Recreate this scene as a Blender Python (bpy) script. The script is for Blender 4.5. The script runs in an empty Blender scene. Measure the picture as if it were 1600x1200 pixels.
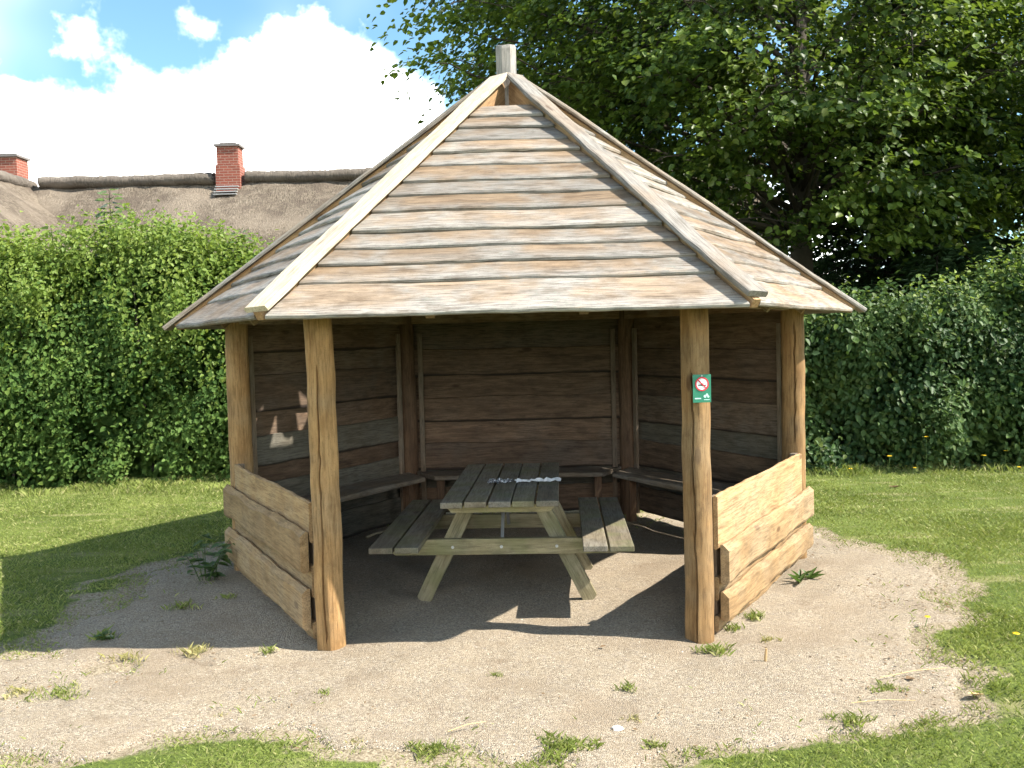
import bpy, math, random
import numpy as np
from mathutils import Vector, Matrix

# ------------------------------------------------------------------ camera, sky, sun, exposure
scene = bpy.context.scene
COL = scene.collection
R_ = math.radians
F_PX, PITCH, ROLL, YAW = 1420.0, -0.0508, -0.0254, 0.0025
CAM = Vector((0.0, -6.71, 1.68))
fwd = Vector((-math.sin(YAW) * math.cos(PITCH), math.cos(YAW) * math.cos(PITCH), math.sin(PITCH)))
rgt0 = Vector((math.cos(YAW), math.sin(YAW), 0)); up0 = rgt0.cross(fwd)
rgt = rgt0 * math.cos(ROLL) + up0 * math.sin(ROLL)
upv = -rgt0 * math.sin(ROLL) + up0 * math.cos(ROLL)
cd = bpy.data.cameras.new('camera'); cam = bpy.data.objects.new('camera', cd); COL.objects.link(cam)
m = Matrix((rgt, upv, -fwd)).transposed().to_4x4(); m.translation = CAM; cam.matrix_world = m
cd.sensor_fit = 'HORIZONTAL'; cd.sensor_width = 36.0; cd.lens = F_PX / 1600 * 36.0
cd.clip_start = 0.05; cd.clip_end = 3000
scene.camera = cam

SUN_DIR = Vector((1.62, -0.43, 1.80)).normalized()          # towards the sun
SUN_EL = math.asin(SUN_DIR.z); SUN_AZ = math.atan2(SUN_DIR.x, SUN_DIR.y)
sl = bpy.data.lights.new('sun', 'SUN'); sl.energy = 3.05; sl.angle = R_(0.53); sl.color = (1.0, 0.95, 0.86)
so = bpy.data.objects.new('sun', sl); COL.objects.link(so); so.location = (8, -3, 12)
so.rotation_euler = (-SUN_DIR).to_track_quat('-Z', 'Y').to_euler()

scene.view_settings.view_transform = 'Standard'; scene.view_settings.look = 'None'
scene.view_settings.gamma = 1.0; scene.view_settings.use_curve_mapping = False
scene.view_settings.exposure = 2.1
SKY_STRENGTH = 0.10
CLOUD_LUM = 19.0
CLOUD_OFF = (7.7, 5.9, 5.5)
scene.cycles.max_bounces = 6; scene.cycles.diffuse_bounces = 3; scene.cycles.glossy_bounces = 2; scene.cycles.transmission_bounces = 3

def ray(px, py):
    return (fwd * F_PX + rgt * (px - 800) - upv * (py - 600)).normalized()
def at(px, py, z=0.0):                                     # a spot on the level z
    d = ray(px, py); return CAM + d * ((z - CAM.z) / d.z)

class N:                                                   # tiny node-tree helper
    def __init__(s, tree): s.t = tree; tree.nodes.clear()
    def __call__(s, kind, ins=None, **kw):
        n = s.t.nodes.new(kind)
        for k, v in kw.items(): setattr(n, k, v)
        for k, v in (ins or {}).items():
            sock = n.inputs[k]
            if isinstance(v, bpy.types.NodeSocket): s.t.links.new(v, sock)
            else: sock.default_value = v
        return n
    def math(s, op, a, b=0.0, c=None, clamp=False):
        d = {0: a, 1: b}
        if c is not None: d[2] = c
        return s('ShaderNodeMath', d, operation=op, use_clamp=clamp).outputs[0]
    def mix(s, f, a, b, mode='MIX'):
        n = s('ShaderNodeMix', None, data_type='RGBA', blend_type=mode)
        for i, v in ((0, f), (6, a), (7, b)):
            if isinstance(v, bpy.types.NodeSocket): s.t.links.new(v, n.inputs[i])
            else: n.inputs[i].default_value = (*v, 1) if i and len(v) == 3 else v
        return n.outputs[2]
    def ramp(s, f, stops, interp='LINEAR'):
        n = s('ShaderNodeValToRGB', {0: f}); cr = n.color_ramp; cr.interpolation = interp
        while len(cr.elements) < len(stops): cr.elements.new(0.5)
        for e, (p, c) in zip(cr.elements, stops):
            e.position = p; e.color = (*c, 1) if not isinstance(c, (int, float)) else (c, c, c, 1)
        return n.outputs[0]
    def smooth(s, v, a, b):
        return s('ShaderNodeMapRange', {0: v, 1: a, 2: b, 3: 0.0, 4: 1.0}, interpolation_type='SMOOTHSTEP').outputs[0]

world = bpy.data.worlds.new('World'); scene.world = world; world.use_nodes = True
w = N(world.node_tree)
sky = w('ShaderNodeTexSky', None, sky_type='NISHITA', sun_disc=False, sun_elevation=SUN_EL, sun_rotation=SUN_AZ,
        altitude=20, air_density=1.0, dust_density=0.35, ozone_density=1.2)
gen = w('ShaderNodeTexCoord').outputs['Generated']
nz = w('ShaderNodeTexNoise', {'Vector': gen, 'Scale': 9.0, 'Detail': 5.0, 'Roughness': 0.58})
gen2 = w('ShaderNodeVectorMath', {0: gen, 1: CLOUD_OFF}, operation='ADD').outputs[0]
nz2 = w('ShaderNodeTexNoise', {'Vector': gen2, 'Scale': 2.6, 'Detail': 3.0, 'Roughness': 0.5})
puffs = []                                                  # cumulus heads: direction, angular radius
for px, py, r in ((25, 230, 70), (110, 275, 100), (250, 290, 125), (335, 225, 75), (405, 180, 72), (478, 128, 74), (560, 132, 66), (610, 195, 66),
                  (520, 240, 150), (400, 300, 170), (665, 240, 60), (132, 58, 22), (310, 46, 2)):
    puffs.append((ray(px, py), r / F_PX))
acc = None
for d, r in puffs:
    ang = w('ShaderNodeVectorMath', {0: gen, 1: d}, operation='DISTANCE').outputs['Value']
    v = w.math('MULTIPLY_ADD', ang, -1 / 0.08, r / 0.08)
    acc = v if acc is None else w.math('SMOOTH_MAX', acc, v, 0.25)
elev = w('ShaderNodeSeparateXYZ', {0: gen}).outputs[2]              # the same kind of cloud bank all round the horizon
bank = w.math('ADD', w.math('MULTIPLY_ADD', nz2.outputs[0], 9.0, -4.8), w.math('MULTIPLY', elev, -1.6))
acc = w.math('MAXIMUM', acc, bank)
fld = w.math('ADD', acc, w.math('MULTIPLY', w.math('SUBTRACT', nz.outputs[0], 0.5), 1.5))
nz3 = w('ShaderNodeTexNoise', {'Vector': gen, 'Scale': 30.0, 'Detail': 4.0, 'Roughness': 0.6})
fld = w.math('ADD', fld, w.math('MULTIPLY', w.math('SUBTRACT', nz3.outputs[0], 0.5), 0.7))
mask = w.smooth(fld, -0.28, 0.34)
wisp = w.math('MULTIPLY', w.smooth(nz2.outputs[0], 0.50, 0.78), 0.25)
mask = w.math('MAXIMUM', mask, wisp)
shade = w.smooth(nz2.outputs[0], 0.25, 0.7)
cloud = w.mix(shade, (CLOUD_LUM * .72, CLOUD_LUM * .71, CLOUD_LUM * .70), (CLOUD_LUM * 1.12, CLOUD_LUM * 1.10, CLOUD_LUM * 1.06))
skyc = w.mix(mask, w.mix(1.0, sky.outputs[0], (0.50, 0.64, 0.64), 'MULTIPLY'), cloud)
bg = w('ShaderNodeBackground', {0: skyc, 1: SKY_STRENGTH})
w.t.links.new(bg.outputs[0], w('ShaderNodeOutputWorld').inputs[0])

# ------------------------------------------------------------------ helpers
def tag(o, label=None, cat=None, group=None, kind=None):
    for k, v in (('label', label), ('category', cat), ('group', group), ('kind', kind)):
        if v: o[k] = v
    return o
def link(o, parent=None):
    COL.objects.link(o)
    if parent is not None: o.parent = parent
    return o
def empty(name, loc=(0, 0, 0), rz=0.0, parent=None):
    o = bpy.data.objects.new(name, None); o.location = loc; o.rotation_euler = (0, 0, rz); o.empty_display_size = .2
    return link(o, parent)
def mesh_obj(name, me, mat=None, parent=None, mw=None):
    o = bpy.data.objects.new(name, me)
    if mat is not None and not me.materials: me.materials.append(mat)
    if mw is not None: o.matrix_basis = mw
    return link(o, parent)
def pmesh(name, V, Fc, smooth=False):
    me = bpy.data.meshes.new(name); me.from_pydata([tuple(v) for v in V], [], [tuple(f) for f in Fc]); me.update()
    if smooth: me.polygons.foreach_set('use_smooth', [True] * len(me.polygons))
    return me
def big_mesh(name, V, faces):                               # V (n,3), faces (m,k) numpy, quick
    me = bpy.data.meshes.new(name); k = faces.shape[1]
    me.vertices.add(len(V)); me.vertices.foreach_set('co', np.ascontiguousarray(V, dtype=np.float32).ravel())
    me.loops.add(faces.size); me.loops.foreach_set('vertex_index', np.ascontiguousarray(faces, dtype=np.int32).ravel())
    me.polygons.add(len(faces)); me.polygons.foreach_set('loop_start', np.arange(0, faces.size, k, dtype=np.int32))
    me.update(calc_edges=True)
    return me
def frame(o, ex, ey, ez):
    mt = Matrix((Vector(ex), Vector(ey), Vector(ez))).transposed().to_4x4(); mt.translation = Vector(o); return mt
class MB:                                                   # collects solids of ONE piece
    def __init__(s): s.v = []; s.f = []
    def add(s, V, Fc):
        b = len(s.v); s.v += [tuple(x) for x in V]; s.f += [tuple(i + b for i in q) for q in Fc]
    def box(s, x0, x1, y0, y1, z0, z1, mt=None):
        V = [Vector((x, y, z)) for z in (z0, z1) for y in (y0, y1) for x in (x0, x1)]
        if mt is not None: V = [mt @ v for v in V]
        s.add(V, [(0, 2, 3, 1), (4, 5, 7, 6), (0, 1, 5, 4), (2, 6, 7, 3), (0, 4, 6, 2), (1, 3, 7, 5)])
    def tube(s, pts, rads, n=7, cap=True):
        pts = [Vector(p) for p in pts]; rings = []; prev = None
        for i, p in enumerate(pts):
            d = (pts[min(i + 1, len(pts) - 1)] - pts[max(i - 1, 0)]).normalized()
            a = d.orthogonal().normalized() if prev is None else (prev - d * prev.dot(d)).normalized()
            prev = a; b = d.cross(a)
            rings.append([p + (a * math.cos(t) + b * math.sin(t)) * rads[i] for t in [2 * math.pi * k / n for k in range(n)]])
        V = [v for r in rings for v in r]; Fc = []
        for i in range(len(pts) - 1):
            for k in range(n): Fc.append((i * n + k, i * n + (k + 1) % n, (i + 1) * n + (k + 1) % n, (i + 1) * n + k))
        if cap: Fc += [tuple(range(n - 1, -1, -1)), tuple(range((len(pts) - 1) * n, len(pts) * n))]
        s.add(V, Fc)
    def build(s, name, mat, parent=None, mw=None, smooth=False):
        return mesh_obj(name, pmesh(name, s.v, s.f, smooth), mat, parent, mw)
def bevel(o, wd=.004, seg=2):
    md = o.modifiers.new('bevel', 'BEVEL'); md.width = wd; md.segments = seg; md.limit_method = 'ANGLE'; md.angle_limit = R_(35); return o

def wave(rng, amp, n=4, fmax=3.0):                          # a smooth random function of x in metres
    ks = [(rng.uniform(.6, fmax) * (1 + i * .9), rng.uniform(0, 6.28), amp / (1 + i * .8)) for i in range(n)]
    hf = [(rng.uniform(14, 40), rng.uniform(0, 6.28), amp * .16) for _ in range(3)]
    return lambda x: sum(a * math.sin(k * x * 2.2 + p) for k, p, a in ks) / 2.2 + sum(a * math.sin(k * x + p) for k, p, a in hf)
def board_mesh(name, x0b, x1b, x0t, x1t, wid, t, rng, low=.008, top=.003, bow=.003, nx=16, round_=.012, topbev=0.0):
    """a plank: x along, y across (0 = lower edge), z = thickness; the lower and upper edges waver like a waney edge"""
    fl, ft, fb = wave(rng, low), wave(rng, top), wave(rng, bow)
    V = []; Fc = []
    for i in range(nx + 1):
        u = i / nx
        xb = x0b + (x1b - x0b) * u; xt = x0t + (x1t - x0t) * u
        yl = fl(xb); yh = wid + ft(xb); dz = fb(xb) ; k = t * (1 + .12 * math.sin(xb * 5 + wid * 40))
        prof = ((yl + round_ * .5, 0.0), (yl, k * .38), (yl + round_ * .35, k * .82), (yl + round_ * 1.3, k), (yh - .006 - topbev * (.7 + .3 * math.sin(xb * 9 + wid)), k * .97), (yh, k * (.5 if not topbev else .28)), (yh - .003, 0.0))
        for y, z in prof:
            q = min(max(y / wid, 0), 1); V.append((xb + (xt - xb) * q, y, z + dz))
    P = 7
    for i in range(nx):
        for j in range(P): Fc.append((i * P + j, i * P + (j + 1) % P, (i + 1) * P + (j + 1) % P, (i + 1) * P + j))
    Fc += [tuple(range(P - 1, -1, -1)), tuple(range(nx * P, nx * P + P))]
    me = pmesh(name, V, [tuple(reversed(q)) for q in Fc])
    return me

# ------------------------------------------------------------------ materials
def new_mat(name):
    mt = bpy.data.materials.new(name); mt.use_nodes = True; return mt, N(mt.node_tree)
def finish(n, bsdf, disp=None):
    n.t.links.new(bsdf, n('ShaderNodeOutputMaterial').inputs[0])
def wood(name, dark, light, grey=(.42, .39, .34), greyamt=.4, edge=0.0, axis=0, rough=.82, knots=1.0, bump=.35, spread=.25, algae=0.0, lichen=0.0, sat=1.0, crack=.18, bark_shade_edge=0.0, distort=.35):
    mt, n = new_mat(name)
    tc = n('ShaderNodeTexCoord').outputs['Object']; rnd = n('ShaderNodeObjectInfo').outputs['Random']
    off = n('ShaderNodeVectorMath', {0: n('ShaderNodeCombineXYZ', {0: rnd, 1: n.math('MULTIPLY', rnd, 1.7), 2: n.math('MULTIPLY', rnd, 2.3)}).outputs[0], 1: (37, 53, 29)}, operation='MULTIPLY').outputs[0]
    pos = n('ShaderNodeVectorMath', {0: tc, 1: off}, operation='ADD').outputs[0]
    sc = [16, 16, 16]; sc[axis] = 1.7
    st = n('ShaderNodeVectorMath', {0: pos, 1: sc}, operation='MULTIPLY').outputs[0]
    sc2 = [60, 60, 60]; sc2[axis] = 3.6
    st2 = n('ShaderNodeVectorMath', {0: pos, 1: sc2}, operation='MULTIPLY').outputs[0]
    grain = n('ShaderNodeTexNoise', {'Vector': st, 'Scale': 1.6, 'Detail': 5.0, 'Roughness': .6, 'Distortion': distort}).outputs[0]
    fine = n('ShaderNodeTexNoise', {'Vector': st2, 'Scale': 2.0, 'Detail': 4.0, 'Roughness': .65}).outputs[0]
    patch = n('ShaderNodeTexNoise', {'Vector': pos, 'Scale': 2.6, 'Detail': 4.0, 'Roughness': .6}).outputs[0]
    col = n.mix(n.smooth(grain, .3, .7), dark, light)
    col = n.mix(n.math('MULTIPLY', n.smooth(fine, .45, .68), .6), col, tuple(c * .5 for c in dark))
    # knots
    ks = [5.0, 5.0, 5.0]; ks[axis] = 1.9
    kv = n('ShaderNodeVectorMath', {0: pos, 1: ks}, operation='MULTIPLY').outputs[0]
    vor = n('ShaderNodeTexVoronoi', {'Vector': kv, 'Scale': 1.0, 'Randomness': 1.0}).outputs['Distance']
    kn = n.math('MULTIPLY', n.math('SUBTRACT', 1.0, n.smooth(vor, .06, .12)), .9 * knots)
    col = n.mix(kn, col, (dark[0] * .42, dark[1] * .34, dark[2] * .28))
    # weathering: silver-grey in patches, and towards the exposed lower edge
    g = n.math('ADD', n.math('MULTIPLY', n.smooth(patch, .38, .66), greyamt), n.math('MULTIPLY', n.math('SUBTRACT', rnd, .5), spread))
    if edge:
        yy = n('ShaderNodeSeparateXYZ', {0: tc}).outputs[1]
        ed = n.math('SUBTRACT', 1.0, n.smooth(n.math('ADD', yy, n.math('MULTIPLY', n.math('SUBTRACT', patch, .5), .14)), .015, .10))
        g = n.math('ADD', g, n.math('MULTIPLY', ed, edge))
    g = n.math('MINIMUM', n.math('MAXIMUM', g, 0.0), .92)
    gcol = n.mix(n.smooth(fine, .40, .66), grey, tuple(c * .45 for c in grey))
    col = n.mix(g, col, gcol)
    scc = [95, 95, 95]; scc[axis] = 2.4
    cv = n('ShaderNodeTexNoise', {'Vector': n('ShaderNodeVectorMath', {0: pos, 1: scc}, operation='MULTIPLY').outputs[0], 'Scale': 1.0, 'Detail': 2.0}).outputs[0]
    col = n.mix(n.math('MULTIPLY', n.smooth(cv, .64, .70), crack), col, tuple(c * .22 for c in dark))
    bs = [13, 13, 13]; bs[axis] = 5.0
    blot = n('ShaderNodeTexNoise', {'Vector': n('ShaderNodeVectorMath', {0: pos, 1: bs}, operation='MULTIPLY').outputs[0], 'Scale': 1.0, 'Detail': 6.0, 'Roughness': .7}).outputs[0]
    col = n.mix(n.math('MULTIPLY', n.smooth(blot, .50, .68), .5), col, tuple(c * .45 for c in dark))
    col = n.mix(n.math('MULTIPLY', n.smooth(blot, .45, .32), .35), col, tuple(min(1, c * 1.25) for c in light))
    spk = n('ShaderNodeTexNoise', {'Vector': pos, 'Scale': 150.0, 'Detail': 3.0, 'Roughness': .7}).outputs[0]
    col = n.mix(n.math('MULTIPLY', n.smooth(spk, .56, .70), .45), col, tuple(c * .35 for c in dark))
    if bark_shade_edge:
        ye = n('ShaderNodeSeparateXYZ', {0: tc}).outputs[1]
        be = n.math('SUBTRACT', 1.0, n.smooth(n.math('ADD', ye, n.math('MULTIPLY', n.math('SUBTRACT', patch, .5), .05)), .012, .03))
        col = n.mix(n.math('MULTIPLY', be, bark_shade_edge), col, (.03, .02, .014))  # dark lower-edge band: bark tone that also paints the shadow line between boards
    if lichen:
        lv = n('ShaderNodeTexNoise', {'Vector': pos, 'Scale': 34.0, 'Detail': 3.0}).outputs[0]
        lm = n.math('MULTIPLY', n.math('MULTIPLY', n.smooth(lv, .57, .66), n.smooth(patch, .5, .66)), lichen)
        col = n.mix(lm, col, (.16, .16, .13))
    if algae:
        av = n('ShaderNodeTexNoise', {'Vector': pos, 'Scale': 5.0, 'Detail': 5.0}).outputs[0]
        col = n.mix(n.math('MULTIPLY', n.smooth(av, .42, .7), algae), col, (.13, .14, .05))
    col = n('ShaderNodeHueSaturation', {'Saturation': sat, 'Value': n.math('MULTIPLY_ADD', n('ShaderNodeMath', {0: n.math('MULTIPLY', rnd, 7.13)}, operation='FRACT').outputs[0], .44, .74), 'Color': col}).outputs[0]
    h = n.math('ADD', n.math('MULTIPLY', fine, .6), n.math('MULTIPLY', grain, .6))
    bp = n('ShaderNodeBump', {'Strength': bump, 'Distance': .006, 'Height': h}).outputs[0]
    b = n('ShaderNodeBsdfPrincipled', {'Base Color': col, 'Roughness': rough, 'Normal': bp, 'Specular IOR Level': .3})
    finish(n, b.outputs[0]); return mt
def leaf_mat(name, dark, light, yellow=(.16, .17, .03), yel=.25, rough=.42, trans=.3, spec=.4, noise=1.2):
    mt, n = new_mat(name)
    isl = n('ShaderNodeNewGeometry').outputs['Random Per Island']
    pos = n('ShaderNodeTexCoord').outputs['Object']
    big = n('ShaderNodeTexNoise', {'Vector': pos, 'Scale': noise, 'Detail': 3.0}).outputs[0]
    f = n.math('ADD', n.math('MULTIPLY', isl, .42), n.math('MULTIPLY', n.smooth(big, .38, .64), .58))
    col = n.mix(f, dark, light)
    col = n.mix(n.math('MULTIPLY', n.smooth(n.math('FRACT', n.math('MULTIPLY', isl, 13.7)), .7, 1.0), yel), col, yellow)
    b = n('ShaderNodeBsdfPrincipled', {'Base Color': col, 'Roughness': rough, 'Specular IOR Level': spec})
    t = n('ShaderNodeBsdfTranslucent', {0: n.mix(.5, col, (light[0] * 1.5, light[1] * 1.5, light[2] * .8))})
    mx = n('ShaderNodeMixShader', {0: trans, 1: b.outputs[0], 2: t.outputs[0]})
    finish(n, mx.outputs[0]); return mt
def plain(name, col, rough=.7, metal=0.0, var=.15, scale=20.0, bump=0.0, spec=.3):
    mt, n = new_mat(name)
    tc = n('ShaderNodeTexCoord').outputs['Object']
    nn = n('ShaderNodeTexNoise', {'Vector': tc, 'Scale': scale, 'Detail': 5.0, 'Roughness': .6}).outputs[0]
    c = n.mix(nn, tuple(x * (1 - var) for x in col), tuple(min(1, x * (1 + var)) for x in col))
    d = {'Base Color': c, 'Roughness': rough, 'Metallic': metal, 'Specular IOR Level': spec}
    if bump: d['Normal'] = n('ShaderNodeBump', {'Strength': bump, 'Distance': .01, 'Height': nn}).outputs[0]
    finish(n, n('ShaderNodeBsdfPrincipled', d).outputs[0]); return mt

M = {}
M['roof'] = wood('roof_board_wood', (.15, .098, .056), (.265, .187, .118), grey=(.275, .255, .225), greyamt=.8, edge=.5, spread=.6, lichen=.9, crack=.6)
M['cap_new'] = wood('pale_cap_wood', (.42, .34, .23), (.53, .45, .33), grey=(.48, .43, .37), greyamt=.35, knots=.8, spread=.1)
M['cap_old'] = wood('silvered_cap_wood', (.22, .17, .125), (.29, .24, .185), grey=(.275, .255, .225), greyamt=.95, spread=.2)
M['fin'] = wood('hip_rafter_wood', (.32, .18, .08), (.44, .28, .14), greyamt=.15, spread=.1)
M['post'] = wood('post_wood', (.21, .112, .040), (.33, .195, .080), grey=(.24, .18, .108), greyamt=.45, axis=2, bump=.25, spread=.1)
M['post_dark'] = wood('brown_post_wood', (.10, .055, .03), (.17, .10, .055), grey=(.14, .11, .08), greyamt=.3, axis=2, knots=.5)
M['king'] = wood('silvered_post_wood', (.31, .27, .23), (.38, .34, .29), grey=(.37, .345, .32), greyamt=.9, axis=2, knots=.2)
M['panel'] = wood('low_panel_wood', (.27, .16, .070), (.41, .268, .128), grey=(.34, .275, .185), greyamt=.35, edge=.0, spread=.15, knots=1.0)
M['wall_red'] = wood('wall_board_wood', (.095, .058, .035), (.18, .115, .07), grey=(.165, .135, .105), greyamt=.45, knots=.8, bark_shade_edge=.95, spread=.6)
M['wall_grey'] = wood('wall_board_grey_wood', (.085, .072, .05), (.135, .115, .085), grey=(.125, .117, .095), greyamt=.7, knots=.6, bark_shade_edge=.95)
M['batten'] = wood('batten_wood', (.15, .105, .065), (.22, .16, .11), grey=(.20, .18, .15), greyamt=.5, axis=2, knots=.4)
M['bench'] = wood('bench_wood', (.17, .13, .09), (.25, .20, .14), grey=(.24, .225, .195), greyamt=.7)
M['frame'] = wood('framing_wood', (.17, .10, .055), (.27, .17, .095), greyamt=.25, knots=.5)
M['tab'] = wood('table_plank_wood', (.125, .10, .065), (.215, .18, .125), grey=(.20, .185, .155), greyamt=.75, axis=1, algae=.45, lichen=.4, knots=.6)
M['tab_leg'] = wood('table_frame_wood', (.20, .165, .085), (.31, .26, .15), grey=(.26, .24, .18), greyamt=.45, axis=0, algae=.5, knots=.5)
M['steel'] = plain('galvanised_steel', (.42, .43, .44), .45, .8, .1, 60)
M['leaf_hedge'] = leaf_mat('hedge_leaves', (.032, .072, .017), (.125, .20, .045), yel=.3, trans=.3, rough=.6, spec=.12)
M['leaf_bush'] = leaf_mat('bush_leaves', (.018, .046, .013), (.085, .14, .036), yel=.3, trans=.25, rough=.5, spec=.2)
M['leaf_hedge_top'] = leaf_mat('hedge_new_leaves', (.11, .175, .028), (.23, .30, .065), yel=.5, trans=.4, rough=.5, spec=.25)
M['leaf_tree'] = leaf_mat('maple_leaves', (.014, .036, .009), (.13, .19, .028), yel=.45, trans=.33, rough=.45, spec=.3, noise=1.1)  # noise from dark to bright green paints in sunlit sprays over a shaded mass
M['leaf_tree2'] = leaf_mat('beech_leaves', (.011, .03, .009), (.05, .092, .022), yel=.15, trans=.35, rough=.45, spec=.3, noise=.6)
M['needle'] = leaf_mat('spruce_needles', (.02, .05, .02), (.055, .105, .04), yel=.08, trans=.2, rough=.5, noise=.8)
M['leaf_big'] = leaf_mat('sapling_leaves', (.05, .10, .03), (.12, .19, .07), yel=.15, trans=.35, noise=2.0)
M['weed'] = leaf_mat('weed_leaves', (.03, .075, .02), (.08, .15, .035), yel=.2, trans=.3, noise=5.0)
M['grass'] = leaf_mat('grass_blades', (.11, .15, .028), (.26, .30, .08), yellow=(.44, .39, .19), yel=.8, rough=.55, trans=.3, spec=.25, noise=1.6)
M['dry_grass'] = leaf_mat('dry_grass_blades', (.20, .19, .06), (.42, .37, .17), yellow=(.50, .43, .24), yel=.7, rough=.6, trans=.25, spec=.2, noise=4.0)
M['bark'] = plain('tree_bark', (.055, .045, .032), .9, 0, .5, 9, .8)
M['bark2'] = plain('shrub_bark', (.05, .042, .03), .9, 0, .4, 14, .6)

def lawn_mat():
    mt, n = new_mat('lawn_turf')
    pos = n('ShaderNodeTexCoord').outputs['Object']
    a = n('ShaderNodeTexNoise', {'Vector': pos, 'Scale': 1.1, 'Detail': 6.0, 'Roughness': .62}).outputs[0]
    b = n('ShaderNodeTexNoise', {'Vector': pos, 'Scale': 55.0, 'Detail': 5.0, 'Roughness': .7}).outputs[0]
    st = n('ShaderNodeVectorMath', {0: pos, 1: (.55, 2.4, 1)}, operation='MULTIPLY').outputs[0]
    c = n('ShaderNodeTexNoise', {'Vector': st, 'Scale': 1.3, 'Detail': 5.0, 'Roughness': .6}).outputs[0]
    col = n.mix(n.smooth(a, .3, .7), (.085, .118, .02), (.165, .20, .042))
    col = n.mix(n.math('MULTIPLY', n.smooth(b, .42, .62), .75), col, (.045, .062, .016))
    col = n.mix(n.math('MULTIPLY', n.smooth(c, .52, .68), .5), col, (.33, .28, .15))
    bare = n('ShaderNodeAttribute', None, attribute_name='bare').outputs['Fac']
    e = n('ShaderNodeTexNoise', {'Vector': pos, 'Scale': 7.0, 'Detail': 6.0, 'Roughness': .7}).outputs[0]
    f = n.smooth(n.math('ADD', bare, n.math('MULTIPLY', n.math('SUBTRACT', e, .5), 1.1)), .35, .6)
    vv = n('ShaderNodeSeparateColor', {0: n('ShaderNodeTexVoronoi', {'Vector': pos, 'Scale': 110.0}).outputs['Color']}).outputs[0]
    soil = n.ramp(vv, [(0, (.15, .115, .075)), (.4, (.25, .20, .13)), (1, (.37, .31, .22))])
    col = n.mix(f, col, soil)
    bp = n('ShaderNodeBump', {'Strength': .7, 'Distance': .02, 'Height': b}).outputs[0]
    finish(n, n('ShaderNodeBsdfPrincipled', {'Base Color': col, 'Roughness': .9, 'Normal': bp, 'Specular IOR Level': .15}).outputs[0]); return mt
def gravel_mat():
    mt, n = new_mat('fine_gravel')
    pos = n('ShaderNodeTexCoord').outputs['Object']
    v = n('ShaderNodeTexVoronoi', {'Vector': pos, 'Scale': 150.0})
    v2 = n('ShaderNodeTexVoronoi', {'Vector': pos, 'Scale': 60.0})
    a = n('ShaderNodeTexNoise', {'Vector': pos, 'Scale': 1.4, 'Detail': 6.0, 'Roughness': .6}).outputs[0]
    d = n('ShaderNodeTexNoise', {'Vector': pos, 'Scale': 9.0, 'Detail': 5.0, 'Roughness': .65}).outputs[0]
    bw = n('ShaderNodeSeparateColor', {0: v.outputs['Color']}).outputs[0]
    bw2 = n('ShaderNodeSeparateColor', {0: v2.outputs['Color']}).outputs[1]
    col = n.ramp(bw, [(0, (.12, .095, .068)), (.25, (.21, .17, .122)), (.7, (.305, .25, .182)), (1, (.45, .39, .30))])
    col = n.mix(n.math('MULTIPLY', n.smooth(bw2, .8, 1.0), .5), col, (.22, .19, .165))
    col = n.mix(n.math('MULTIPLY', n.smooth(d, .3, .7), .45), col, (.29, .23, .155))
    col = n.mix(n.math('MULTIPLY', n.smooth(a, .47, .66), .5), col, (.20, .15, .10))
    e = n('ShaderNodeTexNoise', {'Vector': pos, 'Scale': 3.2, 'Detail': 7.0, 'Roughness': .68}).outputs[0]
    col = n.mix(n.math('MULTIPLY', n.smooth(e, .56, .68), .45), col, (.165, .12, .08))
    col = n.mix(n.math('MULTIPLY', n.smooth(e, .36, .28), .35), col, (.42, .365, .285))
    h = n.math('SUBTRACT', n.math('MULTIPLY', d, .8), v.outputs['Distance'])
    bp = n('ShaderNodeBump', {'Strength': .75, 'Distance': .008, 'Height': h}).outputs[0]
    finish(n, n('ShaderNodeBsdfPrincipled', {'Base Color': col, 'Roughness': .92, 'Normal': bp, 'Specular IOR Level': .2}).outputs[0]); return mt
def pebble_mat():
    mt, n = new_mat('pebbles')
    isl = n('ShaderNodeNewGeometry').outputs['Random Per Island']
    col = n.ramp(isl, [(0, (.11, .09, .07)), (.3, (.22, .18, .135)), (.75, (.33, .28, .21)), (1, (.50, .46, .40))])
    finish(n, n('ShaderNodeBsdfPrincipled', {'Base Color': col, 'Roughness': .85, 'Specular IOR Level': .25}).outputs[0]); return mt
M['lawn'] = lawn_mat(); M['gravel'] = gravel_mat(); M['pebble'] = pebble_mat()

# ------------------------------------------------------------------ ground
rng = random.Random(5); npr = np.random.default_rng(7)
def vnoise(x, y, s=1.0, seed=0):                            # cheap smooth noise for masks
    x = np.asarray(x) * s; y = np.asarray(y) * s; v = 0
    for i, (a, b, c, d) in enumerate(((1.3, .7, 0, 1), (-.9, 1.7, 2.1, .8), (2.3, -1.1, 4, .6), (3.1, 2.9, 1.2, .45), (-4.3, 3.7, .4, .35), (6.1, -5.3, 3.3, .25))):
        v = v + d * np.sin(a * x + b * y + c + seed * 1.7 * (i + 1))
    return v / 2.2
def gravel_field(x, y):                                     # > 0 on the gravel
    x = np.asarray(x, float); y = np.asarray(y, float)
    r = np.sqrt(((x + 0.02) / 2.78) ** 2 + ((y + .62) / 2.52) ** 2)
    body = (1 - r) * 2.6
    q = np.sqrt(((x - 2.45) / .75) ** 2 + ((y + 2.0) / .42) ** 2)   # grass tongue on the right
    body = body - np.clip(1 - q, 0, 1) * .5 + np.clip(1 - np.hypot((x - 1.3) / 1.0, (y + 2.8) / .5), 0, 1) * .4
    path = np.minimum(.5 - np.abs(y + 2.42) , np.minimum(-x - .3, 1.5))   # the path leading off to the left
    f = np.maximum(body, path)
    return f + .17 * vnoise(x, y, 2.2) + .07 * vnoise(x, y, 7.5, 2) + .03 * vnoise(x, y, 17, 3)
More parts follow.
